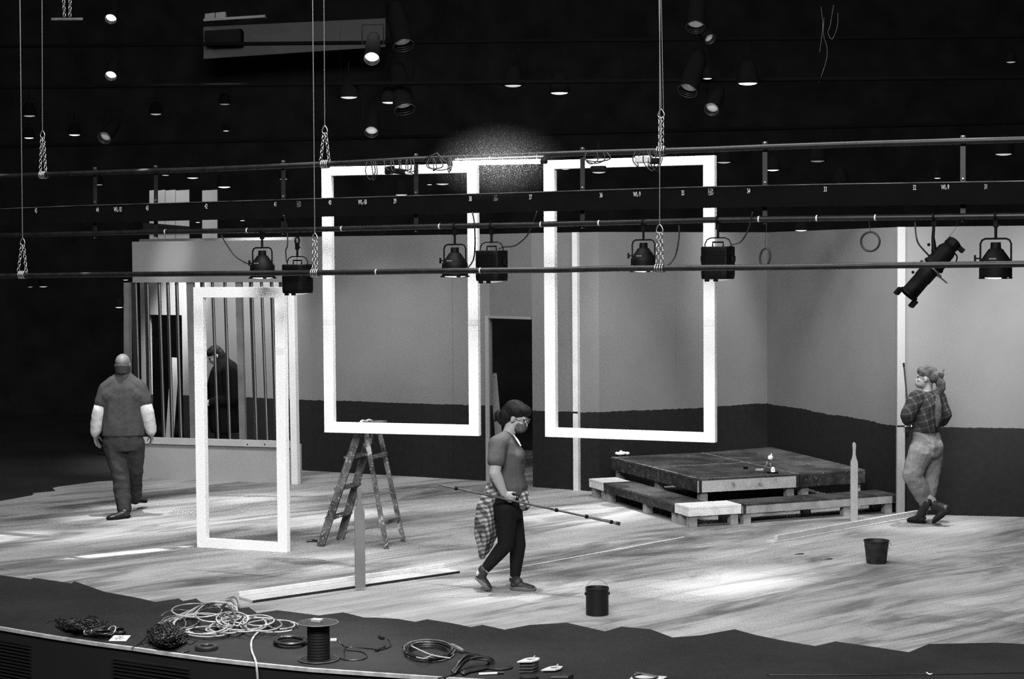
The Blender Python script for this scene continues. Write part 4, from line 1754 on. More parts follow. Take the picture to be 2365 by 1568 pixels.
# long arm of strands and the standing arch
for k in range(7):
    a, b = G(366 + 12 * k, 1440 - k * 2, .012), G(535 + rnd.uniform(-8, 6), 1402 + k * 4, .012)
    mb = MB()
    m_ = a.lerp(b, .6) + V((0, 0, .05 + .012 * k))
    mb.tube(spline([a, a.lerp(b, .3) + V((0, .05, .03 + .01 * k)), m_, b + V((.0, 0, .09)), b + V((.05, -.05, .02))]), .0065, 6)
    mb.build('cable_strand', M_greyca if k % 2 else M_paleca, root, smooth=True)
for a, b, h in (((508, 1425), (547, 1430), .12), ((500, 1432), (552, 1440), .15), ((505, 1440), (545, 1445), .10)):
    mb = MB()
    mb.tube(tall_loop(G(*a, .012), G(*b, .012), h, -.06), .0085, 6)
    mb.build('cable_arch', M_greyca, root, smooth=True)
mb = MB()
tail = gpts([(602, 1456), (590, 1466), (582, 1478), (580, 1490), (582, 1505), (588, 1520), (591.5, 1531)], .012)
e = tail[-1]
tail += [e + V((.006, -.03, -.01)), e + V((.014, -.045, -.08)), e + V((.02, -.045, -.2)), e + V((.025, -.04, -.35))]
mb.tube(spline(tail), .0085, 8)
tag(mb.build('hanging_end', M_paleca, root, smooth=True), 'pale cable end hanging over the stage edge')


def tangle(name, label, cat, cx, cy, rx, ry, hz, n, m, r=.0045, stray=6):
    """a dense knot of wire: one thing"""
    root = thing(name, label, cat, G(cx, cy))
    mb = MB()
    for k in range(n):
        pts = []
        for i in range(7):
            t = rnd.uniform(0, 6.28)
            q = math.sqrt(rnd.uniform(0, 1))
            x, y = cx + rx * q * math.cos(t), cy + ry * q * math.sin(t)
            pts.append(G(x, y, .006 + hz * (1 - q * q) * rnd.uniform(0.1, 1)))
        mb.tube(spline(pts, 5), r, 5)
    tag(mb.build('wire_knot', m, root, smooth=True), kind='stuff')
    mb = MB()
    for k in range(stray):
        t = rnd.uniform(0, 6.28)
        a = G(cx + rx * .8 * math.cos(t), cy + ry * .8 * math.sin(t), .02)
        b = G(cx + rx * 1.25 * math.cos(t + .4), cy + ry * 1.2 * math.sin(t + .4), .006)
        c = G(cx + rx * 1.4 * math.cos(t + .1), cy + ry * 1.25 * math.sin(t + .1), .006)
        mb.tube(spline([a, b, c], 5), r * .8, 5)
    mb.build('stray_strand', m, root, smooth=True)
    return root


M_wire = mat('black_wire', 0.012, 0.35, spec=0.6)
tangle('string_light_bundle', 'dense black tangle of thin wire in front of the pale cable heap', 'cable', 388, 1466, 50, 30, .13, 60, M_wire)
root2 = tangle('cable_bundle', 'dark bundle of cable slumped at the far left of the stage edge', 'cable', 190, 1443, 62, 17, .10, 42, M_wire)
for k, pts in enumerate(([(312, 1492), (330, 1478), (345, 1463), (352, 1455)], [(305, 1496), (325, 1486), (345, 1482)], [(393, 1503), (420, 1507), (438, 1503)])):
    mb = MB()
    mb.tube(spline(gpts(pts, .006)), .004, 6)
    tag(mb.build('loose_lead', M_wire, smooth=True), ['thin black lead bowing left of the black wire tangle', 'thin black lead lying along the lip below the wire tangle', 'short black lead on the lip just right of the wire tangle'][k], 'cable')
# small coil with buckles
root = thing('strap_coil', 'small dark coil with shiny buckles beside the white card', 'coil', G(230, 1462))
for k in range(5):
    mb = MB()
    mb.tube(ellipse_path(226 + k * 3, 1464 - k * 1.0, 30 - k * 2, 6 - k * .4, k, k + 6.0, 22, .012 + .009 * k), .009, 6)
    mb.build('coil_turn', M_wire, root, smooth=True)
mb = MB()
mb.bar(G(196, 1459, .05), G(243, 1446, .06), .014, .005, side=V((0, 0, 1)))
mb.build('steel_edge', M_steel, root)
for px, py in ((258, 1455), (203, 1457)):
    mb = MB()
    mb.torus(G(px, py, .045), .03, .007, V((1, 0, .3)), V((0, .5, .8)), 14, 6)
    mb.build('buckle', M_steel, root, smooth=True)
mb = MB()
for k in range(3):
    mb.tube(ellipse_path(275, 1457 - k, 14, 5, k, k + 6.1, 18, .012 + .01 * k), .008, 6)
mb.build('coil_turn', M_wire, root, smooth=True)


# white card with a round print
def card_mat():
    m, nt, b = newmat('printed_card', 0.6, 0.3)
    vec = objcoord(nt)
    tc = nt.nodes.new('ShaderNodeTexCoord')
    sub = nt.nodes.new('ShaderNodeVectorMath')
    sub.operation = 'SUBTRACT'
    nt.links.new(tc.outputs['Generated'], sub.inputs[0])
    sub.inputs[1].default_value = (.5, .5, .5)
    sp = nt.nodes.new('ShaderNodeSeparateXYZ')
    nt.links.new(sub.outputs[0], sp.inputs[0])
    r2 = mathn(nt, 'SQRT', mathn(nt, 'ADD', mathn(nt, 'POWER', mathn(nt, 'MULTIPLY', sp.outputs[0], 1.25), 2), mathn(nt, 'POWER', sp.outputs[1], 2)))
    ins = mathn(nt, 'LESS_THAN', r2, .33)
    n = noisen(nt, tc.outputs['Object'], 60, 2)
    k = mathn(nt, 'MULTIPLY', ins, ramp(nt, n, [(.45, .45), (.6, 1.0)]))
    c = ramp(nt, k, [(0.0, .85), (1.0, .08)])
    nt.links.new(c, b.inputs['Base Color'])
    return m


mb = MB()
q_ = [G(251, 1480, .002), G(291, 1480.5, .002), G(302, 1468, .002), G(263, 1467, .002)]
mb.hull8([*q_, *[p + V((0, 0, .002)) for p in q_]])
tag(mb.build('printed_card', card_mat()), 'white card with a round dark print lying near the stage edge', 'card')
# tape roll
p = G(477, 1500)
mb = MB()
mb.lathe([(.075, 0), (.082, .004), (.082, .026), (.076, .03), (.05, .03), (.047, .026), (.047, .004), (.05, 0), (.075, 0)], Matrix.Translation(p), 30, cap=False)
tag(mb.build('tape_roll', mat('gaffer_tape', .015, .3, spec=.6), smooth='auto'), 'shiny black roll of tape lying flat near the stage edge', 'tape')
# dark coil behind the spool
p = G(672, 1481)
root = thing('cable_coil', 'flat dark coil of cable half hidden behind the cable spool', 'coil', p)
for k in range(6):
    mb = MB()
    mb.tube(ellipse_path(670 + rnd.uniform(-2, 2), 1479 + rnd.uniform(-1, 2), 38 - (k % 3) * 3, 10 - (k % 3), k, k + 6.2, 26, .01 + .012 * (k // 2)), .0085, 6)
    mb.build('coil_turn', M_wire, root, smooth=True)


# spool
p = G(736, 1524)
p = V((p.x, p.y, 0))
root = thing('cable_spool', 'upright black cable spool with round flanges and a small box on top', 'spool', p)
RF, RC, HS = .138, .076, .262
for z in (0.002, HS - .008):
    mb = MB()
    mb.lathe([(.02, 0), (RF - .004, 0), (RF, .004), (RF - .004, .008), (.02, .008)], Matrix.Translation(p + V((0, 0, z))), 36)
    f = mb.build('flange', mat('spool_flange', .02, .4, spec=.5), root, smooth='auto')
    mb = MB()
    mb.torus(p + V((0, 0, z + .006)), RF, .004, n=36, m=6)
    mb.build('rim', M_greyca, f, smooth=True)
mb = MB()
prof = []
for k in range(25):
    z = .01 + (HS - .018) * k / 24
    prof.append((RC + (.003 if k % 2 else 0), z))
mb.lathe(prof, Matrix.Translation(p), 28)
mb.build('wound_cable', mat('wound_cable', .007, .7, spec=.2), root)
tb = p + V((-.01, .01, HS + .012))
mb = MB()
mb.box(tb, (.075, .045, .022), V((1, -.45, 0)))
tag(mb.build('small_box', mat('pale_box', .3, .5), bevel=.004), 'small pale box lying on top of the cable spool', 'box')
mb = MB()
mb.box(p + V((RC + .03, -.02, .145)), (.045, .022, .018))
mb.build('plug', M_creamw, root, bevel=.004)
mb = MB()
mb.tube(spline([p + V((RC + .05, -.02, .145)), p + V((RC + .10, -.02, .10)), G(800, 1494, .006), G(850, 1497, .006), G(880, 1500, .006), G(903, 1490, .006), G(895, 1473, .006)]), .0045, 6)
mb.build('lead', M_wire, root, smooth=True)
mb = MB()
mb.tube(spline([G(770, 1514, .006), G(800, 1524, .006), G(835, 1523, .006), G(848, 1515, .006), G(835, 1505, .006), G(800, 1501, .006)]), .0045, 6)
mb.build('lead', M_wire, root, smooth=True)
mb = MB()
mb.tube([G(868, 1502, .012), G(888, 1493, .012)], .012, 8)
mb.tube([G(876, 1470, .012), G(886, 1474, .012)], .012, 8)
mb.build('connector', M_boot, root, smooth='auto')
# coil with pale turns
p = G(992, 1507)
root = thing('cable_coil', 'neat round coil of cable right of the spool with its plug beside', 'coil', p)
for k in range(11):
    mb = MB()
    mb.tube(ellipse_path(991 + rnd.uniform(-4, 4), 1505 + rnd.uniform(-2, 3) - (k // 4) * 3, 56 - (k % 4) * 3, 20 - (k % 4) * 1.6, k, k + 6.2, 30, .008 + .011 * (k // 3)), .0055, 6)
    mb.build('coil_turn', M_wire if k % 4 else M_greyca, root, smooth=True)
for a_, b_ in (((950, 1492), (1040, 1520)), ((962, 1518), (1000, 1512))):
    mb = MB()
    mb.tube(spline([G(*a_, .045), G((a_[0] + b_[0]) / 2, (a_[1] + b_[1]) / 2 + 6, .055), G(*b_, .045)]), .0055, 6)
    mb.build('cross_turn', M_paleca, root, smooth=True)
mb = MB()
mb.tube([G(1043, 1490, .04), G(1058, 1497, .03), G(1070, 1503, .02)], [.016, .016, .011], 8)
mb.build('plug', M_greyca, root, smooth='auto')
mb = MB()
mb.tube([G(930, 1494, .02), G(940, 1493, .02)], .012, 8)
mb.build('plug', M_boot, root, smooth='auto')
# hank of black cable
p = G(1095, 1533)
root = thing('cable_hank', 'thick arched hank of black cable near the bottom edge', 'cable', p)
for k in range(12):
    a_ = G(1048 + rnd.uniform(-5, 8), 1552 + rnd.uniform(-4, 4), .012)
    b_ = G(1134 + rnd.uniform(-6, 6), 1534 + rnd.uniform(-4, 6), .012)
    mid = a_.lerp(b_, .55)
    mb = MB()
    mb.tube(spline([a_, a_.lerp(b_, .25) + V((0, .03, .04 + .004 * k)), mid + V((rnd.uniform(-.02, .02), .06 + rnd.uniform(-.02, .02), .055 + .004 * (k % 6))), b_ + V((-.02, .0, .04)), b_, a_.lerp(b_, .7) + V((0, -.05, .0)), a_ + V((.06, -.02, 0))]), .008, 6)
    mb.build('cable_strand', M_wire, root, smooth=True)
mb = MB()
mb.tube(spline([G(1048, 1556, .01), G(1030, 1563, .01), G(1012, 1566, .01)]), .006, 6)
mb.tube(spline([G(1062, 1502, .01), G(1085, 1508, .01), G(1108, 1512, .02)]), .005, 6)
mb.build('loose_end', M_wire, root, smooth=True)
mb = MB()
rs = []
for z, s in ((0.002, .96), (.01, 1.0), (.014, .96)):
    rs.append([V((q.x, q.y, z)) for q in [G(1152 + 34 * s * math.cos(2 * PI * i / 24), 1542 + 7.5 * s * math.sin(2 * PI * i / 24)) for i in range(24)]])
mb.rings(rs)
tag(mb.build('oval_lid', M_boot), 'flat black oval lid lying beside the cable hank', 'lid')
root = thing('marker_pen', 'white marker pen lying in front of the black oval lid', 'pen', G(1135, 1555))
mb = MB()
mb.tube([G(1106, 1556.5, .010), G(1148, 1554.5, .010)], .008, 10)
mb.build('barrel', M_creamw, root, smooth='auto')
mb = MB()
mb.tube([G(1148, 1554.5, .010), G(1163, 1553.7, .010)], .0085, 10)
mb.build('cap', M_boot, root, smooth='auto')


# plates with a round hole on dark bodies
def holder(px, py, h, label, w, holed=True):
    p = G(px, py)
    root = thing('connector_plate', label, 'connector', p)
    u = V((.93, .36, 0)).normalized()
    u = V((1, .05, 0)).normalized()
    v = V((.45, .9, 0)).normalized()
    outline = [(-.5, -.55), (.45, -.55), (.62, -.1), (.5, .42), (.16, .62), (-.22, .62), (-.42, .40)]
    outer = [p + u * (x * w) + v * (y * w * 1.1) for x, y in outline]
    mb = MB()
    n = 28
    # plate with a real hole: ring between outline and circle
    def on_outline(t):
        c = sum(outer, V((0, 0, 0))) / len(outer)
        d = u * math.cos(t) + v * math.sin(t)
        best = None
        for a, b in zip(outer, outer[1:] + outer[:1]):
            e = b - a
            den = d.x * e.y - d.y * e.x
            if abs(den) < 1e-9:
                continue
            s = ((a - c).x * e.y - (a - c).y * e.x) / den
            k = ((a - c).x * d.y - (a - c).y * d.x) / den
            if s > 0 and -1e-6 <= k <= 1 + 1e-6 and (best is None or s < best):
                best = s
        return c, d, best
    rings_ = []
    for (rr, z) in ((1, h), (1, h - .008), (0, h - .008), (0, h)):
        ring = []
        for i in range(n):
            c, d, bs = on_outline(2 * PI * i / n)
            ring.append(c + d * (bs if rr else w * .28) + V((0, 0, z)))
        rings_.append(ring)
    rings_.append(rings_[0])
    mb.rings(rings_, cap=False)
    mb.build('plate', M_steelp, root)
    mb = MB()
    mb.box(p + V((0, 0, (h - .008) / 2)), (w * .86, w * .85, h - .009), u, v)
    b = mb.build('body', M_boot, root, bevel=.004)
    mb = MB()
    for k in range(3):
        mb.box(p + V((0, 0, .012 + k * (h - .02) / 3)) - v * 0.0, (w * .9, w * .9, .005), u, v)
    mb.build('body_rib', M_greyca, b)
    mb = MB()
    mb.lathe([(w * .27, h - .006), (w * .2, h - .02), (.001, h - .022)], Matrix.Translation(p + u * .003), 20)
    mb.build('socket', M_void if holed else M_greyca, root)
    mb = MB()
    mb.tube([p + v * w * .62 + V((0, 0, h - .004)), p + v * w * .85 + V((0, 0, h + .004))], .007, 8)
    mb.build('tab', M_steel, root, smooth='auto')
    return root


M_steelp = mat('pale_metal_plate', .55, .5, .1, var=.1, scale=20)
holder(1222, 1552, .085, 'pale metal plate with a round hole on a taller black body, near the bottom edge', .105)
holder(1276, 1549, .02, 'lower pale metal plate right of the taller holed one', .10, False)
mb = MB()
mb.box(G(1298, 1566, .02), (.12, .09, .04), V((1, .05, 0)), V((.4, .9, 0)))
tag(mb.build('black_box', M_boot, bevel=.006), 'small black box cut by the bottom edge below the pale plates', 'box')
mb = MB()
mb.lathe([(.055, 0), (.062, .004), (.062, .016), (.05, .018), (.001, .016)], Matrix.Translation(G(1222, 1566, 0.001)), 24)
tag(mb.build('lens_cap', M_boot, smooth='auto'), 'black round cap lying in front of the taller holed plate', 'cap')
p = G(1494, 1566)
root = thing('color_frame', 'pale square frame with a dark ring, cut by the bottom edge', 'frame', p)
q_ = [G(1449, 1572, .004), G(1520, 1574, .004), G(1541, 1562, .004), G(1466, 1556, .004)]
mb = MB()
mb.hull8([*[v - V((0, 0, .003)) for v in q_], *q_])
mb.build('sheet', M_steelp, root)
mb = MB()
mb.tube(ellipse_path(1490, 1563, 28, 6, 0, 6.2, 26, .009), .007, 6)
mb.build('ring', M_boot, root, smooth=True)
mb = MB()
mb.tube([G(1520, 1562, .014), G(1470, 1553, .014)], .006, 6)
mb.build('bright_edge', M_steel, root)
mb = MB()
mb.tube(spline(gpts([(1770, 1559), (1950, 1559), (2100, 1557), (2150, 1557), (2260, 1555), (2365, 1553), (2440, 1551)], .004)), .004, 6)
tag(mb.build('floor_wire', M_wire, smooth=True), 'thin black wire lying along the front of the stage at lower right', 'cable')
mb = MB()
mb.tube(spline(gpts([(2140, 1553), (2146, 1557), (2153, 1556)], .008)), .005, 6)
tag(mb.build('tape_scrap', M_creamw, smooth=True), 'tiny white scrap on the thin black wire at lower right', 'scrap')
for k, (px, py, w) in enumerate(((1846, 1279, .09), (1908, 1291, .12))):
    mb = MB()
    p = G(px, py, .006)
    mb.tube([p - V((w / 2, .02, 0)), p, p + V((w / 2, .015, 0))], [.004, .009, .004], 6)
    tag(mb.build('wood_splinter', M_greyca, smooth=True), ['thin splinter on the floor left of the bucket, farther one', 'thin splinter on the floor left of the bucket, nearer one'][k], 'scrap')
# ================================================================== PEOPLE


def plaid_mat(name, lo, hi, sc, rough=.85, th=.5):
    m, nt, b = newmat(name, rough, .15)
    vec = objcoord(nt)
    nz = nt.nodes.new('ShaderNodeTexNoise')
    nz.inputs['Scale'].default_value = 3
    nt.links.new(vec, nz.inputs['Vector'])
    add = nt.nodes.new('ShaderNodeMix')
    add.data_type = 'VECTOR'
    add.inputs['Factor'].default_value = .06
    nt.links.new(vec, add.inputs['A'])
    nt.links.new(nz.outputs['Color'], add.inputs['B'])
    sp = nt.nodes.new('ShaderNodeSeparateXYZ')
    nt.links.new(add.outputs['Result'], sp.inputs[0])
    a = mathn(nt, 'ADD', mathn(nt, 'MULTIPLY', sp.outputs[0], .85), mathn(nt, 'ADD', mathn(nt, 'MULTIPLY', sp.outputs[1], .6), mathn(nt, 'MULTIPLY', sp.outputs[2], .30)))
    c = mathn(nt, 'SUBTRACT', sp.outputs[2], mathn(nt, 'MULTIPLY', sp.outputs[0], .35))
    fa = mathn(nt, 'GREATER_THAN', mathn(nt, 'FRACT', mathn(nt, 'MULTIPLY', a, sc)), th)
    fb = mathn(nt, 'GREATER_THAN', mathn(nt, 'FRACT', mathn(nt, 'MULTIPLY', c, sc)), th)
    s = mathn(nt, 'MULTIPLY', mathn(nt, 'ADD', fa, fb), .5)
    col = ramp(nt, s, [(0.0, lo), (.5, (lo * hi) ** .5), (1.0, hi)])
    nt.links.new(col, b.inputs['Base Color'])
    n2 = noisen(nt, vec, 14, 3)
    bp = nt.nodes.new('ShaderNodeBump')
    bp.inputs['Strength'].default_value = .5
    bp.inputs['Distance'].default_value = .02
    nt.links.new(n2, bp.inputs['Height'])
    nt.links.new(bp.outputs[0], b.inputs['Normal'])
    return m


def cloth(name, v, var=.2, bump=.6, bscale=9, rough=.9):
    return mat(name, v, rough, var=var, scale=7, bump=bump, bscale=bscale, spec=.15)


def frame3(d, side):
    """rotation matrix with local +Y along d (forward) and +X near side, +Z up"""
    y = d.normalized()
    x = (side - y * side.dot(y)).normalized()
    z = x.cross(y)
    return Matrix((x, y, z)).transposed()


def hand(mb, wrist, d, palm, thumb, size=1.0, curl=.35, spread=.06):
    """wrist point, d = direction of the hand, palm = palm normal, thumb = side the thumb sits on"""
    d = d.normalized()
    th = (thumb - d * thumb.dot(d)).normalized()
    pn = (palm - d * palm.dot(d) - th * palm.dot(th))
    pn = pn.normalized() if pn.length > 1e-4 else th.cross(d)
    s = size
    R = Matrix((th, d, pn)).transposed()
    mb.ell(wrist + d * .045 * s, (.042 * s, .055 * s, .018 * s), R)
    mb.seg(wrist - d * .02, wrist + d * .03 * s, .026 * s, .028 * s)
    for i, (off, L) in enumerate(((.030, .078), (.010, .088), (-.011, .082), (-.030, .064))):
        p = wrist + d * (.084 - .004 * abs(i - 1)) * s + th * off * s
        ang = 0.12
        dd = (d + th * (spread * (1.5 - i)))
        dd.normalize()
        for k, f in enumerate((.45, .32, .23)):
            ang += curl * (1.0 if k else .7)
            v = dd * math.cos(ang) + pn * math.sin(ang)
            q = p + v * L * f * s
            mb.seg(p, q, (.0095 - .0009 * k) * s, (.0090 - .0009 * k) * s, 8)
            p = q
    p = wrist + d * .022 * s + th * .026 * s
    v = (d * .7 + th * .6 + pn * .35).normalized()
    for k, (L, r) in enumerate(((.036, .013), (.030, .0105), (.024, .009))):
        q = p + v * L * s
        mb.seg(p, q, r * s, (r - .0015) * s, 8)
        p = q
        v = (v + d * .25 - th * .22 + pn * curl * .45).normalized()


def head_solid(mb, c, fwd, up, s=1.0):
    fwd = fwd.normalized()
    side = fwd.cross(up).normalized()
    up = side.cross(fwd)
    R = Matrix((side, fwd, up)).transposed()

    def L(x, y, z):
        return c + R @ V((x * s, y * s, z * s))
    mb.ell(L(0, -.012, .028), (.076 * s, .094 * s, .088 * s), R, 18, 12)
    mb.ell(L(0, .022, -.035), (.061 * s, .066 * s, .082 * s), R, 16, 10)
    mb.ell(L(0, .058, -.085), (.028 * s, .026 * s, .024 * s), R)
    mb.seg(L(0, .088, .008), L(0, .106, -.026), .009 * s, .014 * s)
    for k in (-1, 1):
        mb.ell(L(k * .012, .094, -.03), (.010 * s, .010 * s, .009 * s), R)
        mb.ell(L(k * .076, -.006, -.008), (.010 * s, .020 * s, .032 * s), R)
        mb.ell(L(k * .033, .070, -.018), (.026 * s, .020 * s, .022 * s), R)
        mb.ell(L(k * .030, .080, .030), (.022 * s, .012 * s, .009 * s), R)
    mb.ell(L(0, .085, -.058), (.022 * s, .012 * s, .008 * s), R)
    return L, R


def eyes(parent, L, R, s=1.0):
    mb = MB()
    for k in (-1, 1):
        mb.ell(L(k * .031, .081, .010), (.013 * s, .008 * s, .007 * s), R, 10, 6)
    return mb.build('eye', mat('eye_dark', .02, .3), parent, smooth=True)


def torso(mb, rs, n=20):
    """rs: (centre, side vec, front vec) rings from bottom to top"""
    out = []
    for c, a, b in rs:
        ring = []
        for i in range(n):
            t = 2 * PI * i / n
            ct, st = math.cos(t), math.sin(t)
            e = (abs(ct) ** 2.4 + abs(st) ** 2.4) ** (-1 / 2.4)
            ring.append(c + a * ct * e + b * st * e)
        out.append(ring)
    mb.rings(out)


def foot(mb, heel, toe, ankle, s=1.0, w=.042, up=V((0, 0, 1)), sole=False):
    d = (toe - heel)
    L = d.length
    d.normalize()
    side = d.cross(up).normalized()
    u = side.cross(d)
    secs = [(0.0, .55, .02, .05), (.10, .85, .0, .062), (.30, .8, .0, .066), (.55, .92, .0, .052), (.78, 1.0, .0, .04), (.93, .75, .002, .030), (1.0, .35, .008, .02)]
    rs = []
    for t, wf, z0, z1 in secs:
        ring = []
        for i in range(14):
            a = 2 * PI * i / 14
            z = (z0 + z1) / 2 + (z1 - z0) / 2 * math.sin(a)
            x = w * wf * math.cos(a)
            x *= 1.0 if z > (z0 + z1) / 2 else 1.06
            ring.append(heel + d * (L * t) + u * (z * s) + side * (x * s))
        rs.append(ring)
    mb.rings(rs)


def limb(mb, pts, rs, n=14):
    for i in range(len(pts) - 1):
        mb.seg(pts[i], pts[i + 1], rs[i], rs[i + 1], n)


def shoe_pair(root, name, feet, m_up, m_sole, s=1.0, high=0.0, w=.046):
    for heel, toe, ankle in feet:
        mb = MB()
        foot(mb, heel, toe, ankle, s, w)
        d = (toe - heel).normalized()
        mb.seg(heel + d * .06 + V((0, 0, .05)), ankle + (ankle - heel - d * .06).normalized() * high, .045 * s, .047 * s)
        o = mb.build(name, m_up, root, smooth=True, voxel=.006, sm=2)
        mb = MB()
        side = d.cross(V((0, 0, 1))).normalized()
        u = side.cross(d)
        L = (toe - heel).length
        rs = []
        for z, e in ((-.012, .96), (.0, 1.04), (.014, 1.03), (.02, .95)):
            ring = []
            for i in range(22):
                a = 2 * PI * i / 22
                x, y = math.cos(a), math.sin(a)
                ww = w * (1.0 if x > 0 else .82)
                ring.append(heel + d * (L * (.5 + .52 * x * e)) + side * (ww * y * e * 1.05) + u * z)
            rs.append(ring)
        mb.rings(rs)
        mb.build('sole', m_sole, o, smooth='auto')


# ------------------------------------------------------------------ woman with the pole
Y0 = 15.05


def J(px, py, dy=0.0):
    return P(px, py, Y0 + dy)


root = thing('person', 'person in a tee with plaid shirt tied at the waist, masked, walking with a pole', 'person', G(1185, 1370))
fw = V((1, -.22, 0)).normalized()
sd = V((-.22, -1, 0)).normalized()     # her right, towards the camera
up = V((0, 0, 1))
neck, chest, waist, pelvis = J(1171, 1004), J(1168, 1050), J(1172, 1112), J(1174, 1158)
hc = J(1193, 965)
shR, elR, wrR = J(1150, 1027, -.17), J(1143, 1092, -.23), J(1164, 1140, -.21)
shL, elL, wrL = J(1180, 1026, .17), J(1182, 1092, .22), J(1196, 1140, .16)
hipR, hipL = J(1170, 1170, -.085), J(1180, 1170, .085)
knF, anF = J(1196, 1258, .07), J(1189, 1338, .06)
heF, toF = G(1180, 1366), G(1237, 1371)
heF = V((heF.x, 15.06, .016))
toF = V((toF.x, 15.0, .014))
knB, anB = J(1168, 1258, -.08), J(1117, 1318, -.06)
toB = V((J(1133, 1370).x, 14.99, .016))
heB = J(1098, 1333, -.06)
body = MB()
hf = V((.80, -.28, -.36))
L_, R_ = head_solid(body, hc, hf, up, .98)
limb(body, [neck + V((0, 0, -.03)), hc + V((-.03, 0, -.03))], [.056, .052])
torso(body, [(pelvis + V((0, 0, -.06)), sd * .14, fw * .10), (waist, sd * .125, fw * .09), (chest, sd * .14, fw * .095), (J(1168, 1020), sd * .13, fw * .07), (neck, sd * .05, fw * .05)])
for sh, el, wr in ((shR, elR, wrR), (shL, elL, wrL)):
    limb(body, [sh, el, lerp(el, wr, .35), wr], [.058, .050, .047, .030])
hand(body, wrR, (J(1186, 1157, -.2) - wrR), V((.2, .9, -.35)), V((.9, -.1, .5)), .92, .85, .03)
hand(body, wrL, V((.6, .1, -.8)), V((0, -1, 0)), V((1, 0, .3)), .9, .5)
for a, b_, c_ in ((hipR, knB, anB), (hipL, knF, anF)):
    limb(body, [a, b_, c_], [.085, .054, .036])
foot(body, heF, toF, anF, .6, .034)
foot(body, heB, toB, anB, .6, .034)
bo = body.build('body', M_skin, root, smooth=True, voxel=.0062, sm=3)
eyes(bo, L_, R_)
# tee shirt
M_tee = cloth('grey_tee', .066, .15, .5, 7)
mb = MB()
torso(mb, [(J(1178, 1140), sd * .155, fw * .132), (J(1177, 1122), sd * .165, fw * .145), (J(1173, 1095), sd * .155, fw * .133), (J(1173, 1062), sd * .16, fw * .14), (J(1170, 1045), sd * .165, fw * .14), (J(1166, 1020), sd * .16, fw * .105), (J(1168, 1006), sd * .10, fw * .075), (neck + V((0, 0, .0)), sd * .066, fw * .062)])
mb.ell(J(1195, 1052, -.06), (.068, .085, .075))
mb.ell(J(1195, 1052, .07), (.068, .085, .075))
mb.ell(J(1180, 1115, .0), (.13, .14, .09))
limb(mb, [J(1168, 1012, -.05), shR + V((.0, .015, -.0)), lerp(shR, elR, .55)], [.06, .078, .072])
limb(mb, [J(1172, 1012, .05), shL + V((.0, -.015, -.0)), lerp(shL, elL, .55)], [.06, .078, .072])
mb.build('tee_shirt', M_tee, root, smooth=True, voxel=.008, sm=4, fold=(.006, 7, (1, 1, .7)))
mb = MB()
mb.torus(lerp(shR, elR, .66), .056, .007, *basis(elR - shR)[:2], 18, 6)
mb.build('sleeve_hem', M_void, root, smooth=True)
mb = MB()
mb.tube([J(1186, 1004, -.075), J(1196, 1018, -.10), J(1203, 1030, -.115)], [.004, .009, .005], 8)
mb.build('lanyard', M_creamw, root, smooth='auto')
# leggings
M_leg_black = cloth('black_leggings', .005, .2, .2, 10, .8)
mb = MB()
torso(mb, [(J(1173, 1195), sd * .16, fw * .115), (J(1172, 1165), sd * .165, fw * .13), (J(1175, 1138), sd * .145, fw * .118), (J(1177, 1122), sd * .135, fw * .11)])
limb(mb, [hipR + V((0, 0, -.02)), knB, lerp(knB, anB, .35), lerp(knB, anB, .93)], [.098, .067, .060, .042])
limb(mb, [hipL + V((0, 0, -.02)), knF, lerp(knF, anF, .35), lerp(knF, anF, .90)], [.098, .068, .061, .044])
mb.build('leggings', M_leg_black, root, smooth=True, voxel=.008, sm=4)
M_sock = mat('pale_sock', .38, .9)
for a, b_ in ((knB, anB), (knF, anF)):
    mb = MB()
    limb(mb, [lerp(a, b_, .93), b_ + (b_ - a).normalized() * .04], [.042, .043])
    mb.build('sock', M_sock, root, smooth=True)
M_sneak = mat('dark_sneaker', .014, .6, var=.6, scale=40)
shoe_pair(root, 'sneaker', ((heF, toF, anF + V((0, 0, -.01))), (heB, toB, anB)), M_sneak, mat('grey_sole', .10, .7), .98, .01)
# hair, mask, glasses
mb = MB()
for (x, y, z, a, b_, c_) in ((0, -.03, .055, .092, .106, .090), (0, -.07, -.0, .088, .08, .09), (0, -.10, -.055, .055, .055, .06), (.0, .03, .085, .080, .075, .05)):
    mb.ell(L_(x, y, z), (a, b_, c_), R_)
mb.ell(L_(0, -.15, -.045), (.04, .045, .05), R_)
mb.seg(L_(0, -.15, -.05), L_(.01, -.165, -.10), .03, .012)
mb.build('hair', M_hair, root, smooth=True, voxel=.008, sm=3)
mb = MB()
for k in (-1, 1):
    mb.ell(L_(k * .022, .062, -.055), (.046, .052, .055), R_)
mb.ell(L_(0, .085, -.045), (.03, .034, .045), R_)
mb.build('face_mask', mat('patterned_mask', .07, .9, var=.9, scale=60), root, smooth=True, voxel=.007, sm=3)
mb = MB()
for k in (-1, 1):
    mb.torus(L_(k * .034, .098, .01), .024, .0025, R_ @ V((1, 0, 0)), R_ @ V((0, 0, 1)), 16, 6)
    mb.tube([L_(k * .06, .09, .012), L_(k * .078, -.005, .008)], .0025, 5)
mb.tube([L_(-.010, .102, .012), L_(.010, .102, .012)], .0025, 5)
mb.build('glasses', M_steel, root, smooth=True)
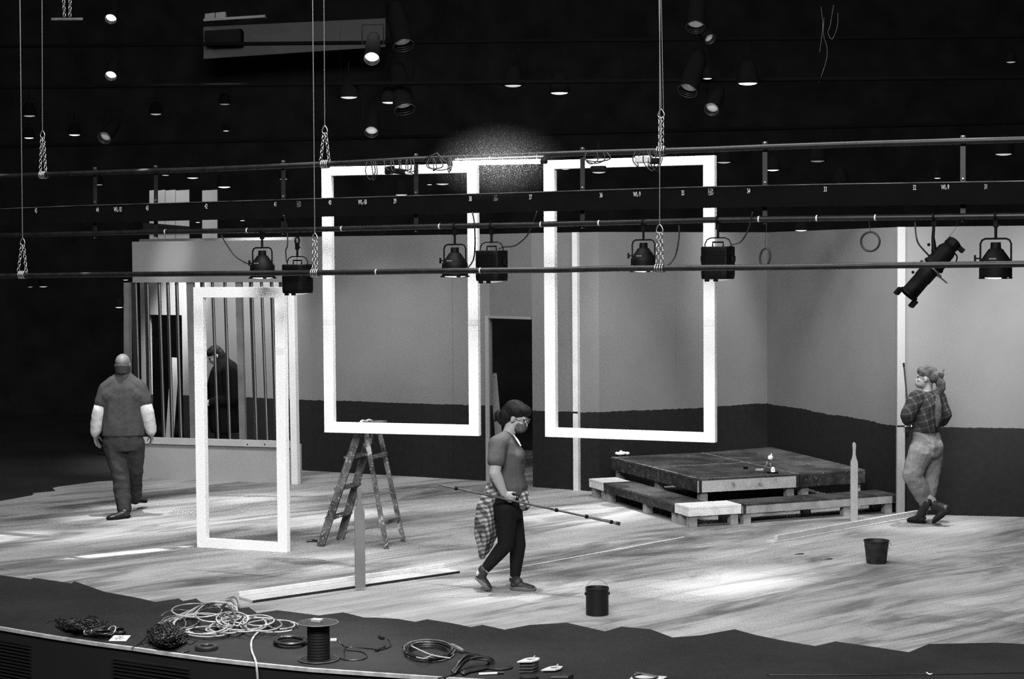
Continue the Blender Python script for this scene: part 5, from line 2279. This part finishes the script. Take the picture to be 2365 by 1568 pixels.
# plaid shirt round the waist
M_plaid = plaid_mat('plaid_flannel', .045, .32, 27)
mb = MB()
cen = [(1141, 1112, .05, .055), (1138, 1135, .07, .07), (1130, 1165, .085, .07), (1127, 1200, .09, .075), (1124, 1232, .085, .07), (1121, 1258, .055, .05), (1116, 1278, .03, .03), (1113, 1288, .012, .015)]
rs = []
for k, (px, py, a, b_) in enumerate(cen):
    ring = []
    c = J(px, py, .02 + .01 * k)
    for i in range(28):
        t = 2 * PI * i / 28
        w = 1 + .16 * math.sin(4 * t + k * .35)
        ring.append(c + V((a * w * math.cos(t), b_ * 1.8 * w * math.sin(t), 0)))
    rs.append(ring)
mb.rings(rs)
torso(mb, [(J(1172, 1146), sd * .165, fw * .125), (J(1171, 1128), sd * .160, fw * .125)])
sh_ = mb.build('tied_shirt', M_plaid, root, smooth=True, voxel=.009, sm=2, fold=(.012, 6, (1.4, 1.4, .5)))
mb = MB()
mb.seg(J(1205, 1142, -.09), J(1212, 1168, -.10), .035, .045)
mb.ell(J(1212, 1142, -.09), (.035, .035, .035))
mb.build('sleeve_knot', M_plaid, root, smooth=True, voxel=.008, sm=2)
# pole
a, b_ = P(1012, 1119, 15.05 - .30), P(1424, 1208, 15.05 - .12)
hand_p = lerp(a, b_, (1178 - 1012) / 412)
pole = thing('extension_pole', 'slim stick with a dark tip held level by the masked woman', 'pole', hand_p)
mb = MB()
mb.tube([a, b_], .0085, 10)
mb.build('shaft', mat('worn_pole', .04, .5, var=.7, scale=8), pole, smooth='auto')
mb = MB()
d = (b_ - a).normalized()
mb.tube([b_ - d * .25, b_], .0125, 10)
mb.build('grip_sleeve', M_greyca, pole, smooth='auto')
for t in (.10, .66, .83, .97):
    mb = MB()
    c = lerp(a, b_, t)
    mb.tube([c - d * .012, c + d * .012], .016, 10)
    mb.build('collar', M_cast, pole, smooth='auto')
mb = MB()
mb.tube([b_ - d * .005, b_ + d * .03], .015, 10)
mb.build('tip', M_boot, pole, smooth='auto')

# ------------------------------------------------------------------ man walking away
Y0 = 19.65
root = thing('person', 'person seen from behind, bald, in a tee over pale long sleeves and jeans', 'person', G(285, 1195))
fw = V((.05, 1, 0)).normalized()
sd = V((1, -.05, 0)).normalized()      # his right
hc = J(284, 843)
neck = J(285, 872)
shL, elL, wrL = J(247, 897), J(229, 952, -.03), J(220, 1002, .02)
shR, elR, wrR = J(323, 897), J(339, 950, -.02), J(350, 1000, .05)
hipL, hipR = J(263, 1020), J(309, 1020)
knL, anL = J(279, 1100, -.06), J(287, 1178, -.14)
knR, anR = J(312, 1092, .12), J(312, 1152, .42)
heL, toL = V((J(306, 1190).x, 19.50, .016)), V((J(262, 1190).x, 19.34, .014))
heR, toR = V((anR.x + .01, 20.1, .10)), V((anR.x + .05, 20.36, .06))
body = MB()
L_, R_ = head_solid(body, hc, V((.05, 1, -.12)), up, 1.05)
limb(body, [neck + V((0, 0, -.04)), hc + V((0, -.02, -.03))], [.066, .062])
torso(body, [(J(286, 1030), sd * .17, fw * .11), (J(286, 985), sd * .17, fw * .11), (J(286, 920), sd * .19, fw * .11), (J(286, 890), sd * .19, fw * .08), (neck, sd * .07, fw * .06)])
for sh, el, wr in ((shL, elL, wrL), (shR, elR, wrR)):
    limb(body, [sh, el, wr], [.058, .048, .03])
bo = body
hand(bo, wrL, V((.10, .06, -1)), V((1, .2, 0)), V((.35, .9, 0)), 1.0, .22)
hand(bo, wrR, V((-.02, .06, -1)), V((-1, .2, 0)), V((-.35, .9, 0)), 1.0, .30)
for a, b_, c_ in ((hipL, knL, anL), (hipR, knR, anR)):
    limb(bo, [a, b_, c_], [.09, .058, .04])
foot(bo, heL, toL, anL, .6, .034)
foot(bo, heR, toR, anR, .6, .034)
bo = bo.build('body', mat('tanned_skin', .11, .6, var=.1, scale=15), root, smooth=True, voxel=.0065, sm=3)
eyes(bo, L_, R_)
mb = MB()
for k in range(11):
    t = PI * (1.02 + .96 * k / 10)
    mb.seg(L_(.072 * math.cos(t), -.012 + .088 * math.sin(t), -.012), L_(.058 * math.cos(t), -.012 + .070 * math.sin(t), -.085), .014, .014)
mb.build('hair_fringe', mat('short_grey_hair', .022, .8, var=.3, scale=60), root, smooth=True, voxel=.007, sm=2)
M_tee2 = cloth('charcoal_tee', .042, .15, .8, 6)
mb = MB()
torso(mb, [(J(285, 1005), sd * .225, fw * .15), (J(285, 985), sd * .225, fw * .152), (J(285, 950), sd * .218, fw * .148), (J(285, 915), sd * .215, fw * .14), (J(285, 893), sd * .20, fw * .12), (J(285, 877), sd * .13, fw * .09), (J(285, 862), sd * .078, fw * .072)])
for sh, el in ((shL, elL), (shR, elR)):
    inn = lerp(sh, J(285, 890), .38)
    limb(mb, [J(285, 870), inn + V((0, 0, .025)), sh + V((0, 0, -.01)), lerp(sh, el, .60)], [.075, .090, .088, .082])
    limb(mb, [J(285, 892), lerp(sh, J(285, 915), .3) + V((0, 0, -.05))], [.11, .13])
mb.build('tee_shirt', M_tee2, root, smooth=True, voxel=.009, sm=6, fold=(.009, 5.5, (1.5, 1, .35)))
M_slv = cloth('white_undershirt', .44, .05, .5, 9)
for sh, el, wr in ((shL, elL, wrL), (shR, elR, wrR)):
    mb = MB()
    limb(mb, [lerp(sh, el, .5), el, lerp(el, wr, .55), lerp(el, wr, .85), wr], [.074, .074, .070, .062, .040])
    mb.build('long_sleeve', M_slv, root, smooth=True, voxel=.008, sm=4, fold=(.006, 8, (1, 1, 1)))
M_jean = cloth('dark_jeans', .026, .35, .8, 8)
mb = MB()
torso(mb, [(J(286, 1040), sd * .19, fw * .14), (J(286, 1018), sd * .205, fw * .145), (J(286, 995), sd * .20, fw * .135)])
limb(mb, [hipL + V((0, 0, -.02)), lerp(hipL, knL, .5), knL, lerp(knL, anL, .5), anL + V((0, 0, .02))], [.122, .110, .092, .088, .075])
limb(mb, [hipR + V((0, 0, -.02)), lerp(hipR, knR, .5), knR, lerp(knR, anR, .5), anR], [.118, .105, .084, .075, .066])
mb.build('jeans', M_jean, root, smooth=True, voxel=.009, sm=3, fold=(.009, 7, (.8, .8, 1.3)))
shoe_pair(root, 'shoe', ((heL, toL, anL + V((0, 0, -.02))), (heR, toR, anR)), M_boot, M_void, 1.08, 0, .05)

# ------------------------------------------------------------------ woman with headscarf
Y0 = 18.6
root = thing('person', 'person in headscarf, plaid shirt, faded jeans and boots, walking away with a stick', 'person', G(2145, 1212))
fw = V((-.80, .60, 0)).normalized()
sd = V((.60, .80, 0)).normalized()     # her right, away from the camera
hc = J(2139, 873)
neck = J(2141, 903)
shL, elL, wrL = J(2117, 918, -.10), J(2097, 958, -.13), J(2097, 980, .06)
shR, elR, wrR = J(2166, 917, .12), J(2181, 957, .10), J(2172, 983, .2)
hipL, hipR = J(2128, 1035, -.07), J(2152, 1035, .07)
knA, anA = J(2107, 1098, -.06), J(2143, 1160, .02)      # near leg, knee forward
knB, anB = J(2149, 1100, .06), J(2138, 1165, -.02)
toA, heA = J(2149, 1208, 0.04), J(2184, 1190, .0)
toA = V((toA.x, 18.52, .03))
heA = V((heA.x, 18.42, .17))
heB, toB = V((J(2140, 1200).x, 18.66, .018)), V((J(2106, 1200).x, 18.80, .016))
body = MB()
L_, R_ = head_solid(body, hc, V((-.93, .36, -.05)), up, .98)
limb(body, [neck + V((0, 0, -.04)), hc + V((.02, 0, -.03))], [.052, .050])
torso(body, [(J(2140, 1045), sd * .14, fw * .10), (J(2139, 985), sd * .115, fw * .085), (J(2141, 935), sd * .13, fw * .09), (J(2141, 915), sd * .13, fw * .07), (neck, sd * .05, fw * .05)])
for sh, el, wr in ((shL, elL, wrL), (shR, elR, wrR)):
    limb(body, [sh, el, wr], [.048, .04, .026])
hand(body, wrL, V((-.3, .9, .3)), V((.9, .3, 0)), V((-.2, 0, 1)), .88, .8, .03)
hand(body, wrR, V((-.6, .7, .2)), V((0, 0, 1)), V((-.6, -.4, .3)), .88, .7, .03)
for a, b_, c_ in ((hipL, knA, anA), (hipR, knB, anB)):
    limb(body, [a, b_, c_], [.085, .054, .036])
foot(body, heB, toB, anB, .6, .034)
foot(body, heA, toA, anA, .6, .034)
bo = body.build('body', M_skin, root, smooth=True, voxel=.0065, sm=3)
eyes(bo, L_, R_)
M_pl2 = plaid_mat('dark_plaid', .022, .10, 15, .85, .78)
mb = MB()
torso(mb, [(J(2139, 996), sd * .165, fw * .125), (J(2140, 980), sd * .175, fw * .13), (J(2142, 950), sd * .18, fw * .135), (J(2143, 928), sd * .175, fw * .125), (J(2142, 912), sd * .15, fw * .10), (J(2142, 903), sd * .075, fw * .068)])
for sh, el, wr in ((shL, elL, wrL), (shR, elR, wrR)):
    limb(mb, [sh, el, lerp(el, wr, .5)], [.08, .072, .06])
mb.build('plaid_shirt', M_pl2, root, smooth=True, voxel=.008, sm=3, fold=(.010, 7, (1, 1, .8)))
M_jean2 = cloth('faded_jeans', .17, .25, .9, 8)
mb = MB()
torso(mb, [(J(2141, 1052), sd * .165, fw * .125), (J(2142, 1030), sd * .175, fw * .145), (J(2139, 1005), sd * .155, fw * .12), (J(2138, 992), sd * .145, fw * .11)])
mb.ell(J(2160, 1032, -.02), (.08, .11, .10))
limb(mb, [hipL + V((0, 0, -.03)), lerp(hipL, knA, .5), knA, lerp(knA, anA, .5), lerp(knA, anA, .92)], [.122, .112, .098, .096, .086])
limb(mb, [hipR + V((0, 0, -.03)), lerp(hipR, knB, .5), knB, lerp(knB, anB, .5), lerp(knB, anB, .75)], [.115, .105, .088, .083, .076])
mb.build('jeans', M_jean2, root, smooth=True, voxel=.008, sm=3, fold=(.010, 7, (.8, .8, 1.2)))
mb = MB()
limb(mb, [lerp(knA, anA, .80), lerp(knA, anA, .98)], [.090, .092])
mb.build('rolled_cuff', mat('pale_cuff', .3, .9, bump=.4), root, smooth=True, voxel=.008, sm=2)
mb = MB()
mb.ell(J(2149, 1033, -.125), (.05, .02, .055))
mb.build('back_pocket', M_jean2, root, smooth=True)
shoe_pair(root, 'boot', ((heA, toA, anA + V((.0, 0, -.02))), (heB, toB, anB + V((0, 0, -.02)))), M_boot, M_void, 1.05, .06, .046)
M_scarf = mat('patterned_headscarf', .055, .9, var=.8, scale=22, bump=.6, bscale=25)
mb = MB()
for (x, y, z, a, b_, c_) in ((0, -.02, .055, .088, .104, .082), (0, -.075, .02, .080, .07, .075), (0, .03, .075, .075, .06, .05)):
    mb.ell(L_(x, y, z), (a, b_, c_), R_)
mb.ell(L_(.0, -.15, .03), (.04, .035, .045), R_)
mb.seg(L_(0, -.15, .06), L_(.02, -.19, .085), .02, .006)
mb.build('headscarf', M_scarf, root, smooth=True, voxel=.007, sm=2)
mb = MB()
pts = [L_(0, -.12, -.01), L_(0, -.145, -.06), L_(.0, -.15, -.11), J(2161, 912, -.05), J(2166, 940, -.13), J(2166, 965, -.15), J(2164, 985, -.155)]
limb(mb, pts, [.045, .05, .045, .042, .038, .034, .012])
mb.build('ponytail', mat('light_streaked_hair', .06, .6, var=.8, scale=40, bump=.8, bscale=70, stretch=(4, 4, .6)), root, smooth=True, voxel=.007, sm=2)
mb = MB()
mb.ell(L_(0, .06, -.055), (.052, .056, .05), R_)
mb.build('face_mask', mat('pale_mask', .24, .9), root, smooth=True)
a, b_ = P(2087, 838, Y0 + .05), P(2101, 985, Y0 + .09)
st = thing('paint_stick', 'thin dark stick held upright before the woman in a headscarf', 'pole', b_)
mb = MB()
mb.tube([a, b_, b_ + (b_ - a).normalized() * .25], .008, 8)
mb.build('shaft', mat('dark_stick', .03, .6), st, smooth='auto')
mb = MB()
mb.tube([a - V((0, 0, .0)), a + (b_ - a).normalized() * .04], .011, 8)
mb.build('end_cap', M_boot, st, smooth='auto')
mb = MB()
mb.box(P(2098, 982, 19.3), (.075, .02, .03))
tag(mb.build('tape_strip', M_trim), 'short pale strip fixed across the white wall post behind the headscarf woman', 'tape')

# ------------------------------------------------------------------ dark figure behind the bars
Y0 = 23.35
root = thing('person', 'person in dark clothes with bowed head, behind the barred opening', 'person', V((J(517, 1000).x, Y0, 0)))
fw = V((-.85, -.2, 0)).normalized()
sd = V((-.2, .97, 0)).normalized()
hc = J(497, 822)
neck = J(512, 838)
shN, elN, wrN = J(528, 858, -.17), J(533, 920, -.2), J(490, 930, -.18)
shF, elF, wrF = J(505, 858, .17), J(500, 915, .2), J(478, 925, .1)
gz = 0.0
ctr = J(520, 1000)
hipN, hipF = V((ctr.x, Y0 - .1, .95)), V((ctr.x, Y0 + .1, .95))
knN, knF = V((ctr.x - .02, Y0 - .1, .5)), V((ctr.x - .06, Y0 + .1, .5))
anN, anF = V((ctr.x + .02, Y0 - .1, .09)), V((ctr.x - .02, Y0 + .1, .09))
body = MB()
L_, R_ = head_solid(body, hc, V((-.8, -.25, -.55)), up, 1.0)
limb(body, [neck + V((0, 0, -.04)), hc + V((.03, 0, -.02))], [.058, .055])
torso(body, [(V((ctr.x, Y0, .66)), sd * .15, fw * .11), (J(518, 960), sd * .14, fw * .10), (J(517, 880), sd * .16, fw * .11), (J(516, 855), sd * .15, fw * .08), (neck, sd * .05, fw * .05)])
for sh, el, wr in ((shN, elN, wrN), (shF, elF, wrF)):
    limb(body, [sh, el, wr], [.05, .042, .028])
    hand(body, wr, V((-1, -.1, -.1)), V((0, 0, -1)), V((0, .3, 1)), .95, .6)
for a, b_, c_ in ((hipN, knN, anN), (hipF, knF, anF)):
    limb(body, [a, b_, c_], [.085, .055, .04])
    foot(body, c_ + V((.06, 0, -.075)), c_ + V((-.2, 0, -.075)), c_, .9)
bo = body.build('body', M_skin, root, smooth=True, voxel=.0075, sm=3)
eyes(bo, L_, R_)
M_dk = mat('dark_hoodie', .006, .95, spec=.05, bump=.3, bscale=8)
mb = MB()
torso(mb, [(V((ctr.x, Y0, .56)), sd * .20, fw * .18), (J(519, 985), sd * .21, fw * .20), (J(519, 940), sd * .21, fw * .21), (J(518, 885), sd * .22, fw * .22), (J(521, 855), sd * .21, fw * .19), (J(521, 838), sd * .15, fw * .13), (J(513, 828), sd * .09, fw * .09)])
for sh, el, wr in ((shN, elN, wrN), (shF, elF, wrF)):
    limb(mb, [sh, el, lerp(el, wr, .9)], [.10, .10, .07])
mb.seg(J(520, 845), J(512, 828), .10, .09)
mb.build('hoodie', M_dk, root, smooth=True, voxel=.01, sm=3)
mb = MB()
for a, b_, c_ in ((hipN, knN, anN), (hipF, knF, anF)):
    limb(mb, [a, b_, c_], [.12, .09, .07])
mb.build('trousers', M_dk, root, smooth=True, voxel=.01, sm=3)
shoe_pair(root, 'shoe', tuple((c_ + V((.06, 0, -.075)), c_ + V((-.21, 0, -.075)), c_) for c_ in (anN, anF)), M_boot, M_void, 1.05)
mb = MB()
for (x, y, z, a, b_, c_) in ((0, -.02, .055, .086, .102, .08), (0, -.06, .0, .08, .07, .085), (0, .03, .075, .07, .06, .04)):
    mb.ell(L_(x, y, z), (a, b_, c_), R_)
mb.build('hair', M_hair, root, smooth=True, voxel=.009, sm=3)
# ================================================================== LIGHT
w = bpy.data.worlds.new('world')
S.world = w
w.use_nodes = True
w.node_tree.nodes['Background'].inputs[0].default_value = (1, 1, 1, 1)
w.node_tree.nodes['Background'].inputs[1].default_value = 0.004


def area(name, loc, target, sx, sy, power, spread=180, roll=0.0):
    l = bpy.data.lights.new(name, 'AREA')
    l.shape = 'RECTANGLE'
    l.size, l.size_y = sx, sy
    l.energy = power
    l.spread = math.radians(spread)
    o = bpy.data.objects.new(name, l)
    COL.objects.link(o)
    o.location = loc
    d = (V(target) - V(loc)).normalized()
    o.rotation_euler = (d.to_track_quat('-Z', 'Y').to_matrix() @ Matrix.Rotation(roll, 3, 'Z')).to_euler()
    return o


def spot(name, loc, target, power, deg, blend=.6, radius=.08):
    l = bpy.data.lights.new(name, 'SPOT')
    l.energy = power
    l.spot_size = math.radians(deg)
    l.spot_blend = blend
    l.shadow_soft_size = radius
    o = bpy.data.objects.new(name, l)
    COL.objects.link(o)
    o.location = loc
    d = (V(target) - V(loc)).normalized()
    o.rotation_euler = d.to_track_quat('-Z', 'Y').to_euler()
    return o


# house work lights over the auditorium and a little light over the stage
area('house_light', (-1, 4, 8.6), (-.3, 18, 1.5), 7, 3, 3150)
area('stage_work_light', (0, 15.0, 9.2), (0, 19.5, 0), 8, 1.5, 700, 120)
# stage lamps: soft pools on the planks
for (x, y), pw, dg, lx, ly, bl in (((560, 1165), 1300, 16, -1.5, 1.2, .9), ((1690, 1345), 2300, 10, 1.5, 1.0, .9), ((1330, 1190), 1500, 14, .5, 1.5, .9), 
                           ((1600, 1090), 1500, 14, -.5, .3, 1.)):
    p = G(x, y)
    spot('stage_lamp', (p.x + lx, p.y + ly - .5, 8.0), p, pw, dg, bl, .12)
# top light on the people and on the front of the stage
p = G(620, 1492)
spot('stage_lamp', (p.x + .3, p.y - .2, 8.0), p, 4800, 20, 1., .15)
p = G(1010, 1530)
spot('stage_lamp', (p.x + .3, p.y - .2, 8.0), p, 2500, 14, 1., .15)
spot('stage_lamp', (-4.2, 19.2, 7.6), P(285, 880, 19.65), 3600, 14, 1., .05)
spot('stage_lamp', (-.2, 15.0, 7.6), P(1165, 1000, 15.05), 2600, 14, 1., .05)
spot('stage_lamp', (4.5, 18.2, 7.6), P(2140, 900, 18.6), 2200, 14, 1., .05)
SLASH, SLASH2 = 70.0, 170.0
# shuttered lamps: long slashes of light lying along the planks
for (xa, ya), (xb, yb), wd, pw, sp in (((165, 1289), (425, 1263), .02, 75, 2), ((60, 1250), (700, 1184), .22, 62, 4), ((250, 1172), (720, 1140), .15, 50, 4), ((-160, 1262), (45, 1236), .15, 90, 4), ((540, 1322), (860, 1286), .25, 48, 5), ((660, 1212), (860, 1184), .15, 60, 4),
                                     ((900, 1335), (1110, 1300), .2, 34, 5), ((1215, 1215), (1500, 1165), .3, 75, 6), ((1230, 1290), (1580, 1235), .2, 20, 4), ((1560, 1372), (1800, 1326), .25, 40, 5), ((2180, 1432), (2420, 1395), .25, 20, 5)):
    a, b_ = G(xa, ya), G(xb, yb)
    p, d = (a + b_) / 2, (b_ - a)
    soft = .08 if sp == 2 else .17 + wd
    half = d.length * .5 + (.05 if sp == 2 else .35)
    loc = V((p.x - .1, p.y + .2, 8.3))
    o = spot('shuttered_lamp', loc, p, pw * (SLASH2 if sp == 2 else SLASH), 2 * math.degrees(math.atan((soft + wd * .5) / 8.3)) * 1.25, .55 if sp == 2 else 1.0, .03)
    # a shuttered beam: wide along the planks, narrow across them
    zax = (loc - p).normalized()
    xax = (d - zax * d.dot(zax)).normalized()
    o.rotation_euler = Matrix((xax, zax.cross(xax), zax)).transposed().to_euler()
    o.scale = (half / (soft + wd * .5), 1, 1)
# washes on the flats
spot('wall_wash', (6.6, 15.0, 6.6), P(2440, 690, 18.8), 3400, 20, 1.0, .2)
spot('wall_wash', (5.0, 15.5, 6.6), P(2180, 900, 19.3), 1500, 26, 1.0, .2)
spot('wall_wash', (3.4, 15.8, 6.6), P(1960, 780, 20.0), 3200, 24, 1.0, .2)
spot('wall_wash', (0.4, 18.8, 6.6), P(1450, 900, 21.5), 2200, 18, 1.0, .2)
spot('wall_wash', (2.5, 20.3, 7.2), P(1670, 620, 22.1), 3600, 14, 1.0, .15)
spot('wall_wash', (-1.4, 18.5, 6.6), P(860, 870, 23.2), 1500, 26, 1.0, .15)
spot('wall_wash', (-4.1, 23.3, 4.6), P(420, 690, 24.7), 5000, 20, 1.0, .1)
spot('wall_wash', (-3.2, 23.1, 4.6), P(535, 790, 24.2), 2600, 50, 1.0, .1)
spot('wall_wash', (-4.2, 20.6, 6.5), P(400, 590, 22.9), 1500, 9, 1.0, .1)
spot('wall_wash', (-3.4, 18.6, 6.5), P(480, 1060, 22.6), 900, 24, 1.0, .15)
spot('gallery_light', (-6, 26.0, 7.5), P(420, 500, 28.5), 800, 26, 1.0, .2)
spot('gallery_light', (-8, 28, 8.8), P(500, 60, 31), 90, 34, 1.0, .2)
